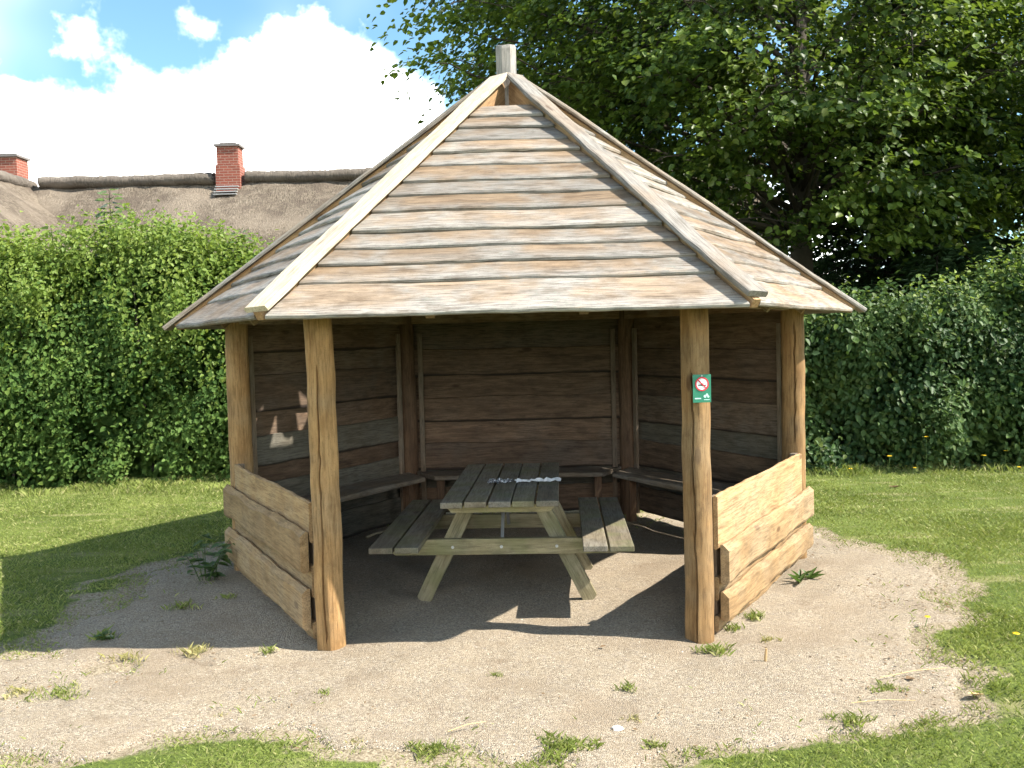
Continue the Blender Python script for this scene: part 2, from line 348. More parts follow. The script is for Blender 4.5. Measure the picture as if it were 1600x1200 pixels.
xs = np.unique(np.round(np.concatenate([np.linspace(-7, 7, 141), np.array([7.5, 8.5, 10, 13, 18, 28, 50, 90, 180, 400, 900]), -np.array([7.5, 8.5, 10, 13, 18, 28, 50, 90, 180, 400, 900])]), 4))
ys = np.unique(np.round(np.concatenate([np.linspace(-6, 6, 121), np.array([7, 9, 12, 18, 30, 60, 120, 300, 900]), -np.array([7, 9, 12, 18, 30, 60, 120, 300, 900])]), 4))
X, Y = np.meshgrid(xs, ys)
def ground_z(x, y):
    g = gravel_field(x, y)
    return np.where(g < 0, np.minimum(-g, .25) * .10, 0.0) + .012 * vnoise(x, y, .9, 1) * np.clip(-g, 0, .6) - .006 - np.clip(g - .05, 0, .1) * .3
Z = ground_z(X, Y)
nxg, nyg = len(xs), len(ys)
idx = np.arange(nxg * nyg).reshape(nyg, nxg)
faces = np.stack([idx[:-1, :-1], idx[:-1, 1:], idx[1:, 1:], idx[1:, :-1]], -1).reshape(-1, 4)
me = big_mesh('lawn', np.stack([X, Y, Z], -1).reshape(-1, 3), faces)
att = me.attributes.new('bare', 'FLOAT', 'POINT')
bare = np.clip(1.0 + gravel_field(X, Y) / .30, 0, 1)
att.data.foreach_set('value', bare.ravel().astype(np.float32))
me.polygons.foreach_set('use_smooth', [True] * len(me.polygons))
lawn = mesh_obj('lawn', me, M['lawn']); tag(lawn, kind='structure')

# gravel sheet: cells where the field is positive, edges dipping under the turf
gx = np.linspace(-6.5, 3.4, 199); gy = np.linspace(-3.9, 2.6, 131)
GX, GY = np.meshgrid(gx, gy); G = gravel_field(GX, GY)
GZ = np.where(G > 0, .006 + .014 * vnoise(GX, GY, 2.6, 4) * np.clip(G * 3, 0, 1), .006) - np.clip(.06 - G, 0, .3) * .35
keep = (np.maximum.reduce([G[:-1, :-1], G[1:, :-1], G[:-1, 1:], G[1:, 1:]]) > -.02)
gi = np.arange(GX.size).reshape(GX.shape)
gf = np.stack([gi[:-1, :-1], gi[:-1, 1:], gi[1:, 1:], gi[1:, :-1]], -1)[keep]
me = big_mesh('gravel_patch', np.stack([GX, GY, GZ], -1).reshape(-1, 3), gf)
me.polygons.foreach_set('use_smooth', [True] * len(me.polygons))
gravel = mesh_obj('gravel_patch', me, M['gravel']); tag(gravel, kind='structure')
def floor_z(x, y):
    g = float(gravel_field(x, y)); return .004 if g > 0 else float(ground_z(x, y))

# loose pebbles on the gravel
n_p = 52000
px_ = npr.uniform(-4.2, 3.2, n_p * 3); py_ = -3.4 + (npr.random(n_p * 3) ** 1.6) * 4.4
ok = (gravel_field(px_, py_) > .0) & (np.abs(px_) < (py_ + 6.9) * .66 + 1.0); px_, py_ = px_[ok][:n_p], py_[ok][:n_p]; n_p = len(px_)
sz = npr.uniform(.0018, .0043, n_p) * np.where(npr.random(n_p) < .03, 2.0, 1.0)
octa = np.array([(1, 0, 0), (0, 1, 0), (-1, 0, 0), (0, -1, 0), (0, 0, .7), (0, 0, -.4)], float)
of = np.array([(0, 1, 4), (1, 2, 4), (2, 3, 4), (3, 0, 4)])
ang = npr.uniform(0, 6.28, n_p); el = npr.uniform(.6, 1.5, n_p)
Vp = np.zeros((n_p, 5, 3))
for k in range(5):
    ox, oy, oz = octa[k]; jit = npr.uniform(.7, 1.25, n_p)
    x0 = ox * el * jit; y0 = oy * jit
    Vp[:, k, 0] = px_ + sz * (x0 * np.cos(ang) - y0 * np.sin(ang)); Vp[:, k, 1] = py_ + sz * (x0 * np.sin(ang) + y0 * np.cos(ang)); Vp[:, k, 2] = .004 + .014 * vnoise(px_, py_, 2.6, 4) * np.clip(gravel_field(px_, py_) * 3, 0, 1) + sz * (oz * 1.1 if oz > 0 else -.05)
Fp = (np.arange(n_p)[:, None, None] * 5 + of[None]).reshape(-1, 3)
pb = mesh_obj('loose_pebbles', big_mesh('loose_pebbles', Vp.reshape(-1, 3), Fp), M['pebble'])
tag(pb, 'small pale loose pebbles strewn over the gravel patch', 'pebbles', kind='stuff')

# ------------------------------------------------------------------ grass
def blades(px, py, pz, h, wd, lean):
    n = len(px); a = npr.uniform(0, 6.28, n); b = npr.uniform(0, 6.28, n)
    V = np.zeros((n, 4, 3)); base = np.stack([px, py, pz], -1)
    side = np.stack([np.cos(a), np.sin(a), np.zeros(n)], -1) * wd[:, None] * .5
    dr = np.stack([np.cos(b) * lean, np.sin(b) * lean, np.ones(n)], -1)
    V[:, 0] = base - side; V[:, 1] = base + side
    V[:, 2] = base + dr * (h * .55)[:, None] * np.array([.6, .6, 1]) + side * .8
    V[:, 3] = base + dr * h[:, None] * np.array([1.25, 1.25, .92])
    f = np.array([(0, 1, 2), (0, 2, 3)])
    return V.reshape(-1, 3), (np.arange(n)[:, None, None] * 4 + f[None]).reshape(-1, 3)
def in_view(x, y, margin=1.08):
    dep = y + 6.71; return (np.abs(x) < dep * .5634 * margin + 2.6) & (dep > 1.9)
def scatter_grass(n, x0, x1, y0, y1, fn):
    x = npr.uniform(x0, x1, n); y = npr.uniform(y0, y1, n); k = fn(x, y); return x[k], y[k]
parts = []
def lawn_keep(x, y):
    g = gravel_field(x, y) + .12 * vnoise(x, y, 9, 5); p = np.clip((-g + .16 + .22 * vnoise(x, y, 5, 8)) / .5, 0, 1) ** 1.4
    return (npr.random(len(x)) < p * np.clip(.62 + .5 * vnoise(x, y, 2.1, 9) + .35 * vnoise(x, y, 6.3, 12), .40, 1)) & in_view(x, y)
x, y = scatter_grass(1900000, -9.6, 9.6, -4.9, 4.4, lambda x, y: lawn_keep(x, y) & (npr.random(len(x)) < np.clip(1.2 - (y + 4) / 8.0, .3, 1)))
dep = y + 6.71
h = npr.uniform(.012, .030, len(x)) * (1 + .35 * vnoise(x, y, 1.7, 3)); wd = npr.uniform(.0020, .0036, len(x)) * np.clip(dep / 4.5, .8, 2.2)
V1, F1 = blades(x, y, ground_z(x, y), h, wd, npr.uniform(.2, 1.1, len(x)))
# taller fringe along the hedge foot
x, y = scatter_grass(56000, -9.6, 9.6, 3.2, 4.6, lambda x, y: in_view(x, y) & (npr.random(len(x)) < np.clip((y - 3.3) / .8, 0, 1)))
V2, F2 = blades(x, y, ground_z(x, y), npr.uniform(.02, .05, len(x)) * (1.6 + 1.2 * vnoise(x, y, 3.0, 14)), npr.uniform(.004, .008, len(x)), npr.uniform(.1, .7, len(x)))
# sparse single blades pushing through the gravel rim
x, y = scatter_grass(60000, -4, 3.4, -3.6, 1.5, lambda x, y: (gravel_field(x, y) > -.1) & (gravel_field(x, y) < .5) & in_view(x, y) & (npr.random(len(x)) < np.clip(.5 - gravel_field(x, y), 0, 1) * .5 * (vnoise(x, y, 4.5, 6) > .35)))
V3, F3 = blades(x, y, np.full(len(x), .0), npr.uniform(.012, .035, len(x)), npr.uniform(.0025, .004, len(x)), npr.uniform(.4, 1.3, len(x)))
V = np.concatenate([V1, V2, V3]); Fg = np.concatenate([F1, F2 + len(V1), F3 + len(V1) + len(V2)])
gr = mesh_obj('lawn_grass', big_mesh('lawn_grass', V, Fg), M['grass']); tag(gr, 'short mown green grass round the gravel', 'grass', kind='stuff')
print('grass tris', len(Fg))

# ------------------------------------------------------------------ the shelter
TH = -0.0145; RP = 2.0475; AP = 2.12; ZE = 1.80; ZA = 3.53
SL = math.hypot(AP, ZA - ZE); C30 = math.cos(math.pi / 6); T30 = math.tan(math.pi / 6)
gz = empty('wooden_shelter', (0, 0, 0)); tag(gz, 'hexagonal timber shelter with pointed plank roof, open at the front', 'shelter')
def hexdir(deg): a = R_(deg) + TH; return Vector((math.cos(a), math.sin(a), 0))

def post_mesh(name, r, hgt, seed, flat=None, crack=None, n=72, nz=34):
    g = random.Random(seed); f1, f2 = wave(g, .006), wave(g, .006); V = []; Fc = []
    cw = wave(g, .06); lx, ly = g.uniform(-.008, .008), g.uniform(-.008, .008)
    for i in range(nz + 1):
        z = hgt * i / nz - .03
        for k in range(n):
            a = 2 * math.pi * k / n
            rr = r * (1 - .05 * z / hgt) * (1 + .03 * math.sin(3 * a + seed) + .02 * math.sin(5 * a + z * 2))
            if flat is not None:
                for fa, fd in flat:
                    c = math.cos(a - fa)
                    if c > .3: rr = min(rr, r * fd / c)
            if crack is not None:
                ca, z0, z1 = crack
                if z0 < z < z1 and abs((a - ca - cw(z) + math.pi) % (2 * math.pi) - math.pi) < math.pi / n * 1.02: rr -= .018
            V.append((rr * math.cos(a) + f1(z * .8) + lx * z, rr * math.sin(a) + f2(z * .8) + ly * z, z))
    for i in range(nz):
        for k in range(n): Fc.append((i * n + k, i * n + (k + 1) % n, (i + 1) * n + (k + 1) % n, (i + 1) * n + k))
    Fc += [tuple(range(n - 1, -1, -1)), tuple(range(nz * n, nz * n + n))]
    return pmesh(name, V, Fc)
posts = {}
for deg, seed, flat, crack, r in ((240, 1, [(R_(250), .86)], (R_(262), .05, 1.55), .079), (300, 2, [(R_(215), .82)], (R_(247), .02, 1.45), .079),
                                  (180, 3, None, None, .085), (0, 4, None, (R_(262), .9, 1.7), .085), (120, 5, None, None, .082), (60, 6, None, None, .082)):
    d = hexdir(deg)
    ptop = 1.98 if deg in (240, 300) else 1.99
    posts[deg] = mesh_obj('post', post_mesh('post', r, ptop + .03, seed, flat, crack), M['post_dark'] if deg in (60, 120) else M['post'], gz, Matrix.Translation(d * RP + Vector((-.015 if deg == 300 else 0, 0, 0))))
# king post at the peak, octagonal
V = []; Fc = []
kz = [3.00, 3.3, 3.55, 3.76, 3.785, 3.79]; kr = [.078, .078, .079, .079, .074, .06]
for z, r in zip(kz, kr):
    for k in range(8): V.append((r * math.cos(k * math.pi / 4 + .39), r * math.sin(k * math.pi / 4 + .39), z + (.006 * math.sin(k * 2.1) if z > 3.7 else 0)))
for i in range(len(kz) - 1):
    for k in range(8): Fc.append((i * 8 + k, i * 8 + (k + 1) % 8, (i + 1) * 8 + (k + 1) % 8, (i + 1) * 8 + k))
Fc += [tuple(range(7, -1, -1)), tuple(range(len(kz) * 8 - 8, len(kz) * 8))]
mesh_obj('king_post', pmesh('king_post', V, Fc), M['king'], gz)

# roof sides with lapped waney boards
LINES = [-.036, .247, .41, .563, .724, .927, 1.106, 1.263, 1.459, 1.624, 1.778, 1.957, 2.115, 2.30]
tree_mats = []
for k in range(6):
    deg = 270 + 60 * k; nd = hexdir(deg); tx = Vector((-nd.y, nd.x, 0)) 
    A = nd * AP + Vector((0, 0, ZE)); ey = (Vector((0, 0, ZA)) - A).normalized(); ez = tx.cross(ey).normalized()
    if ez.z < 0: ez = -ez; 
    ex = ey.cross(ez).normalized()
    side = empty('roof_side', (0, 0, 0), 0, gz)
    g = random.Random(40 + k)
    ln = list(LINES)
    if k: ln = [ln[0]] + [v + g.uniform(-.03, .03) for v in ln[1:-1]] + [ln[-1] + g.uniform(-.02, .02)]
    if k:                                                    # the other sides are laid a little differently
        ln = [-.03]
        while ln[-1] < 2.26: ln.append(ln[-1] + g.uniform(.16, .21) + (.07 if len(ln) == 1 else 0))
        ln[-1] = 2.30
    for i in range(len(ln) - 1):
        s0, s1 = ln[i], ln[i + 1] + (.05 if i < len(ln) - 2 else 0)
        wid = s1 - s0; lift = .028 if i else .026
        hb = AP * (1 - s0 / SL) * T30 - .030; ht = AP * (1 - s1 / SL) * T30 - .030
        amp = .0025 if i else .0025
        me = board_mesh('board', -hb, hb, -ht, ht, wid, .026 + g.uniform(-.003, .006), g, low=amp + g.uniform(0, .003), top=.003, bow=.002, nx=44)
        tilt = math.atan2(lift - .004, wid)
        y_ = (ey * math.cos(tilt) - ez * math.sin(tilt)); z_ = ex.cross(y_)
        mesh_obj('board', me, M['roof'], side, frame(A + ey * s0 + ez * lift + ex * 0, ex, y_, z_))
    for xr in (-.42, .42):                                   # common rafters under the boards
        if k == 0: xr *= .95
        smax = SL * (1 - abs(xr) / (AP * T30)) - .08
        b = MB(); b.box(.10, smax, -.024, .024, -.092, -.004); b.build('rafter', M['frame'], side, frame(A + ex * xr, ey, -ex, ez) )
    # wall plate between posts
    pa, pb_ = hexdir(deg - 30) * RP, hexdir(deg + 30) * RP; mid = (pa + pb_) / 2; L = (pa - pb_).length
    b = MB(); b.box(-L / 2 + .06, L / 2 - .06, -.03, .03, 1.83, 1.95); bevel(b.build('wall_plate', M['frame'], gz, frame(mid - nd * .03, tx, -nd, (0, 0, 1))))

# hip rafters and their cap boards
for k in range(6):
    deg = 60 * k; d = hexdir(deg); RH = AP / C30
    low = d * RH + Vector((0, 0, ZE)); top = Vector((0, 0, ZA))
    ex = (low - top).normalized(); ey = Vector((-d.y, d.x, 0)); ez = ex.cross(ey)
    if ez.z < 0: ey = -ey; ez = ex.cross(ey)
    Lh = (low - top).length; g = random.Random(70 + k)
    b = MB(); prof = [(.085, .062), (Lh + .02, .062), (Lh + .02, .015), (Lh - .12, -.055), (Lh - .5, -.10), (.085, -.10)]
    b.add([(x, yy, z) for yy in (-.024, .024) for x, z in prof], [tuple(range(5, -1, -1)), tuple(range(6, 12))] + [(i, (i + 1) % 6, (i + 1) % 6 + 6, i + 6) for i in range(6)]); b.build('hip_rafter', M['fin'], gz, frame(top, ex, ey, ez))
    wdt = {240: .165, 300: .145}.get(deg, .13); x0 = .075; x1 = Lh + {240: .015, 300: .005}.get(deg, .09)
    me = board_mesh('hip_cap', x0, x1, x0, x1, wdt, .030, g, low=.007 if deg != 240 else .0035, top=.007 if deg != 240 else .0035, bow=.006 if deg == 300 else .003, nx=26)
    tl = {240: R_(3), 300: R_(-3)}.get(deg, 0.0)
    e2 = ey * math.cos(tl) + ez * math.sin(tl); e3 = ex.cross(e2)
    mesh_obj('hip_cap', me, M['cap_new'] if deg in (240,) else M['cap_old'], gz, frame(top + ez * .064 - e2 * wdt / 2, ex, e2, e3))

# three boarded walls with fixed benches
def wall(deg, seed, hts, mats, extra=0.0):
    nd = hexdir(deg); tx = Vector((-nd.y, nd.x, 0)); g = random.Random(seed)
    pa = hexdir(deg - 30) * RP; mid = nd * RP * C30; L = RP
    wp = empty('wall_panel', (0, 0, 0), 0, gz)
    z = .0 if deg == 150 else .045
    ex, ey, ez = tx, Vector((0, 0, 1)), tx.cross(Vector((0, 0, 1)))
    # boards inside face looks to the centre: local z points outwards (nd)
    for i, (hh, mk) in enumerate(zip(hts, mats)):
        layer = .052 if i % 2 else .008
        me = board_mesh('board', -L / 2 + .02, L / 2 - .02, -L / 2 + .02, L / 2 - .02, hh + .035, .026, g, low=.010, top=.009, bow=.003, nx=18)
        mesh_obj('board', me, M[mk], wp, frame(mid + nd * (layer + .03) + Vector((0, 0, z)), -ex, ey, (-ex).cross(ey)))
        z += hh
    for sx in (-1, 1):
        b = MB(); b.box(-.022, .022, -.012, .018, .03, 1.74)
        bevel(b.build('batten', M['batten'], wp, frame(mid + tx * sx * (L / 2 - .125), tx, nd, (0, 0, 1))), .003)
    return wp
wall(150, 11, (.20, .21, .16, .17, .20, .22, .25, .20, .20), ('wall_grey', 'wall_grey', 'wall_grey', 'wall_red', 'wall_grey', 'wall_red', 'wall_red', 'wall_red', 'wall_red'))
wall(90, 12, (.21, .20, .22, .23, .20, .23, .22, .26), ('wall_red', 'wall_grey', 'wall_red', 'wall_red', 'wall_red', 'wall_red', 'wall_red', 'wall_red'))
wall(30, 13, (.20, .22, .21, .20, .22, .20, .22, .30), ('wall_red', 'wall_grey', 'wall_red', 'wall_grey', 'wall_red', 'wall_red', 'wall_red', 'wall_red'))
for deg in (150, 90, 30):
    nd = hexdir(deg); tx = Vector((-nd.y, nd.x, 0)); mid = nd * RP * C30; g = random.Random(deg)
    bn = empty('fixed_bench', (0, 0, 0), 0, gz)
    half_b = RP / 2 - .06; half_f = half_b - .36 * T30
    me = board_mesh('seat_board', -half_f, half_f, -half_b, half_b, .35, .042, g, low=.006, top=.0, bow=.003, nx=18)
    o = mesh_obj('seat_board', me, M['bench'], bn, frame(mid - nd * .37 + Vector((0, 0, .415)), -tx, nd, (-tx).cross(nd)))
    for sx in (-.72, .72):
        b = MB(); b.box(-.035, .035, -.035, .035, -.02, .412); bevel(b.build('leg', M['post_dark'], bn, frame(mid - nd * .20 + tx * sx, tx, nd, (0, 0, 1))))

# two low outer walls beside the entrance
def low_wall(dn, df, out_deg, layout, seed):
    nd = hexdir(out_deg); pn, pf = hexdir(dn) * RP, hexdir(df) * RP
    ex = (pf - pn).normalized(); g = random.Random(seed); L = (pf - pn).length
    lw = empty('low_wall', (0, 0, 0), 0, gz)
    flip = ex.cross(Vector((0, 0, 1))).dot(nd) < 0
    for z0, z1, proud, gap, droop in layout:
        lo, hi = .085 + gap, L + .075
        if flip: X = -ex; org = pn + ex * hi; l0, l1 = 0, hi - lo
        else: X = ex; org = pn + ex * lo; l0, l1 = 0, hi - lo
        me = board_mesh('board', l0, l1, l0, l1, z1 - z0, .046 if proud else .026, g, low=.013, top=.012 if proud else .007, bow=.003, nx=34, round_=.018, topbev=.034 if proud else 0.0)
        mesh_obj('board', me, M['panel'], lw, frame(org + nd * (.084 if proud else .046) + Vector((0, 0, z0)), X, (0, 0, 1), X.cross(Vector((0, 0, 1)))))
    for u in (.16, L - .10):
        b = MB(); b.box(-.04, .04, -.02, .02, .0, layout[0][1] - .015 + (.02 if u > 1 else 0)); bevel(b.build('batten', M['batten'], lw, frame(pn + ex * u + nd * .028, ex, nd, (0, 0, 1))), .003)
    return lw
low_wall(240, 180, 210, [(.56, .80, 0, .0, 0), (.405, .635, 1, .0, 0), (.25, .44, 0, .0, 0), (.085, .315, 1, .0, 0), (.012, .12, 0, .0, 0)], 21)
low_wall(300, 0, 330, [(.47, .785, 0, .0, 0), (.30, .515, 1, -.012, 0), (.20, .33, 0, .0, 0), (.085, .255, 1, -.012, 0), (.012, .11, 0, .0, 0)], 22)

# ------------------------------------------------------------------ no-smoking sign on the right-hand front post
M['sign_green'] = plain('green_enamel', (.02, .17, .10), .35, 0, .08, 40, spec=.5)
M['sign_white'] = plain('white_print', (.78, .78, .76), .4, 0, .05, 40)
M['sign_red'] = plain('red_print', (.55, .03, .05), .4, 0, .08, 40)
M['sign_dark'] = plain('dark_print', (.05, .05, .05), .4, 0, .1, 40)
M['sign_pale'] = plain('pale_green_print', (.45, .66, .62), .4, 0, .08, 40)
fp = hexdir(300) * RP
sd = Vector((.12, -1, 0)).normalized(); sx_ = Vector((-sd.y, sd.x, 0)); 
sp = fp + sd * .094 + Vector((-.012, 0, 1.385))
sg = empty('no_smoking_sign', sp); tag(sg, 'small green no-smoking sign nailed to the right front post', 'sign')
sf = frame((0, 0, 0), sx_, (0, 0, 1), sd)
def disc(r0, r1, z, n=32, a0=0, a1=2 * math.pi, cx=0, cy=0, t=.0012):
    V = []; Fc = []; seg = n
    for i in range(seg + 1):
        a = a0 + (a1 - a0) * i / seg
        for r in (r0, r1):
            V.append((cx + r * math.cos(a), cy + r * math.sin(a), z)); V.append((cx + r * math.cos(a), cy + r * math.sin(a), z + t))
    for i in range(seg):
        b = i * 4; c = b + 4
        Fc += [(b + 1, b + 3, c + 3, c + 1), (b + 2, c + 2, c + 3, b + 3), (b, b + 1, c + 1, c)]
    return V, Fc
b = MB(); b.box(-.050, .050, -.075, .075, -.0015, .0015); bevel(b.build('sign_plate', M['sign_green'], sg, sf), .001)
b = MB(); b.add(*disc(.0001, .036, .0016, cy=.024)); b.build('white_disc', M['sign_white'], sg, sf)
b = MB(); b.add(*disc(.030, .0375, .0030, cy=.024)); b.build('red_ring', M['sign_red'], sg, sf)
cig = MB(); cig.box(-.022, .012, .0145, .0205, .0030, .0040); cig.box(.0135, .023, .0145, .0205, .0030, .0040); cig.box(-.004, .018, .0225, .0250, .003, .004, Matrix.Rotation(.25, 4, 'Z')); cig.build('cigarette', M['sign_dark'], sg, sf)
b = MB(); b.box(-.032, .032, -.0032, .0032, .0044, .0056, Matrix.Translation((0, .024, 0)) @ Matrix.Rotation(R_(-45), 4, 'Z')); b.build('red_bar', M['sign_red'], sg, sf)
b = MB(); b.box(-.040, -.006, -.056, -.050, .0016, .0026); b.build('lettering', M['sign_pale'], sg, sf)
for (cx, cy, r) in ((.016, -.042, .008), (.027, -.034, .0065), (.034, -.044, .006)):
    b = MB(); b.add(*disc(.0001, r, .0016, 12, cx=cx, cy=cy)); b.build('emblem', M['sign_pale'], sg, sf)
b = MB(); b.box(.010, .042, -.062, -.0585, .0016, .0026); b.build('lettering', M['sign_pale'], sg, sf)
b = MB(); b.add(*disc(.0001, .0042, .0016, 12, cy=.067, t=.002)); b.build('screw', M['steel'], sg, sf)

# ------------------------------------------------------------------ picnic table
pt = empty('picnic_table', (-.065, -.60, 0), R_(-3.0)); tag(pt, 'weathered wooden picnic table with attached benches inside the shelter', 'picnic table')
LT = 1.62
tt = empty('table_top', (0, 0, 0), 0, pt)
for i in range(5):
    g = random.Random(300 + i); b = MB(); x = (i - 2) * .1425 + g.uniform(-.002, .002); e = g.uniform(-.008, .008)
    b.box(-.0655, .0655, -LT / 2 + e, LT / 2 + e, -.018, .018)
    bevel(b.build('plank', M['tab'], tt, Matrix.Translation((x, 0, .702 + g.uniform(-.002, .002))) @ Matrix.Rotation(g.uniform(-.006, .006), 4, 'Y')), .005)
for yb in (-LT / 2 + .14, 0, LT / 2 - .14):
    b = MB(); V = [(-.30, 0), (.30, 0), (.335, .048), (-.335, .048)]
    b.add([(vx, yy, vz) for yy in (-.024, .024) for vx, vz in V], [(0, 1, 2, 3), (7, 6, 5, 4), (0, 4, 5, 1), (1, 5, 6, 2), (2, 6, 7, 3), (3, 7, 4, 0)])
    bevel(b.build('cross_batten', M['tab_leg'], tt, Matrix.Translation((0, yb, .634))), .003)
for sx in (-1, 1):
    st = empty('bench_seat', (0, 0, 0), 0, pt)
    for i, xo in enumerate((.56, .715)):
        g = random.Random(330 + i + sx * 7); b = MB(); e = g.uniform(-.01, .01)
        b.box(-.0715, .0715, -LT / 2 + e, LT / 2 + e, -.018, .018)
        bevel(b.build('plank', M['tab'], st, Matrix.Translation((sx * xo, 0, .432 + g.uniform(-.002, .002)))), .005)
for yf in (-1, 1):
    yl = yf * (LT / 2 - .46)
    b = MB(); V = [(-.70, 0), (.70, 0), (.745, .035), (.745, .10), (-.745, .10), (-.745, .035)]
    n6 = 6; b.add([(vx, yy, vz) for yy in (-.023, .023) for vx, vz in V], [tuple(range(6)), tuple(range(11, 5, -1))] + [(i, i + 6, (i + 1) % 6 + 6, (i + 1) % 6) for i in range(6)])
    beam = bevel(b.build('bench_beam', M['tab_leg'], pt, Matrix.Translation((0, yl + yf * .047, .312))), .003)
    for xb in (-.33, -.02, .33):
        b = MB(); b.tube([(xb, -.001 * 0 + yf * .0225, .05), (xb, yf * .031, .05)], [.010, .009], 10); b.build('bolt', M['steel'], beam)
    for sx in (-1, 1):
        pb_, pt_ = Vector((sx * .545, 0, -.01)), Vector((sx * .225, 0, .636)); ax = (pt_ - pb_).normalized(); hw = .048; sh = hw * ax.x / ax.z; L = (pt_ - pb_).length
        b = MB(); b.add([(xx, yy, zz) for yy in (-.022, .022) for xx, zz in ((-sh * 1, -hw), (sh * 1, hw), (L + sh, hw), (L - sh, -hw))], [(0, 3, 2, 1), (4, 5, 6, 7), (0, 1, 5, 4), (1, 2, 6, 5), (2, 3, 7, 6), (3, 0, 4, 7)])
        bevel(b.build('leg', M['tab_leg'], pt, frame(pb_ + Vector((0, yl, 0)), ax, (0, 1, 0), ax.cross(Vector((0, 1, 0))))), .003)
    b = MB(); b.tube([(-.02, yl + yf * .012 - yf * .0, .35), (-.02, yl - yf * .12, .50), (-.02, yf * .06, .645)], [.014, .014, .014], 4); b.build('steel_brace', M['steel'], pt)

# crumpled litter on the table top
def crumple(name, L, W, H, seed, mat, label, cat, loc, rz, nx=16, ny=7):
    g = np.random.default_rng(seed); V = []
    for i in range(nx + 1):
        cx = (i / nx - .5) * L; ww = W * (.45 + .55 * g.random()); mid = g.uniform(-.35, .35) * W
        for j in range(ny + 1):
            t = j / ny - .5
            V.append((cx + g.uniform(-.4, .4) * L / nx, mid + t * ww, abs(math.sin(t * 9 + g.uniform(0, 2))) * H * (.35 + .65 * g.random()) * (1 - abs(t) * 1.3) + .002))
    Fc = [(i * (ny + 1) + j, (i + 1) * (ny + 1) + j, (i + 1) * (ny + 1) + j + 1, i * (ny + 1) + j + 1) for i in range(nx) for j in range(ny)]
    o = mesh_obj(name, pmesh(name, V, Fc), mat); o.location = loc; o.rotation_euler = (0, 0, rz)
    md = o.modifiers.new('thick', 'SOLIDIFY'); md.thickness = .0012
    return tag(o, label, cat)
def film_mat():
    mt, n = new_mat('printed_film'); pos = n('ShaderNodeTexCoord').outputs['Object']
    v = n('ShaderNodeTexNoise', {'Vector': pos, 'Scale': 70.0, 'Detail': 1.0}).outputs[0]
    col = n.mix(n.smooth(v, .5, .54), (.10, .10, .11), (.62, .62, .64))
    finish(n, n('ShaderNodeBsdfPrincipled', {'Base Color': col, 'Roughness': .35}).outputs[0]); return mt
M['film'] = film_mat(); M['tissue'] = plain('white_paper', (.62, .62, .62), .75, 0, .15, 50)
q = at(782, 752, .73); crumple('crumpled_wrapper', .17, .11, .035, 3, M['film'], 'crumpled black and white wrapper on the middle of the table top', 'wrapper', (q.x, q.y, .722), .1)
q = at(840, 750, .73); crumple('crumpled_tissue', .30, .09, .03, 9, M['tissue'], 'long crumpled white tissue on the right of the table top', 'tissue', (q.x, q.y, .722), .08)

# ------------------------------------------------------------------ foliage helpers
def unit(a): return a / np.maximum(np.linalg.norm(a, axis=-1, keepdims=True), 1e-9)
def leaf_cloud(P, nrm, size, ratio=.62, droop=None, fold=.22):
    """folded six-point leaves; P base points, nrm blade normals, droop = preferred pointing direction"""
    n = len(P); tng = npr.normal(size=(n, 3))
    if droop is not None: tng = tng * .8 + droop
    tng = unit(tng - nrm * np.sum(tng * nrm, -1, keepdims=True)); sd_ = np.cross(nrm, tng)
    tpl = ((0, 0, 0), (.36, .28, 1), (.30, .66, 1), (0, 1, .2), (-.30, .66, 1), (-.36, .28, 1))
    V = np.zeros((n, 6, 3)); s = size[:, None]
    for k, (a, b_, c) in enumerate(tpl):
        V[:, k] = P + sd_ * (a * 2 * ratio * .72) * s + tng * b_ * s + nrm * (fold * abs(a) * 1.4 - .12 * b_ * b_) * s
    f = np.array([(0, 1, 2, 3), (0, 3, 4, 5)])
    return V.reshape(-1, 3), (np.arange(n)[:, None, None] * 6 + f[None]).reshape(-1, 4)

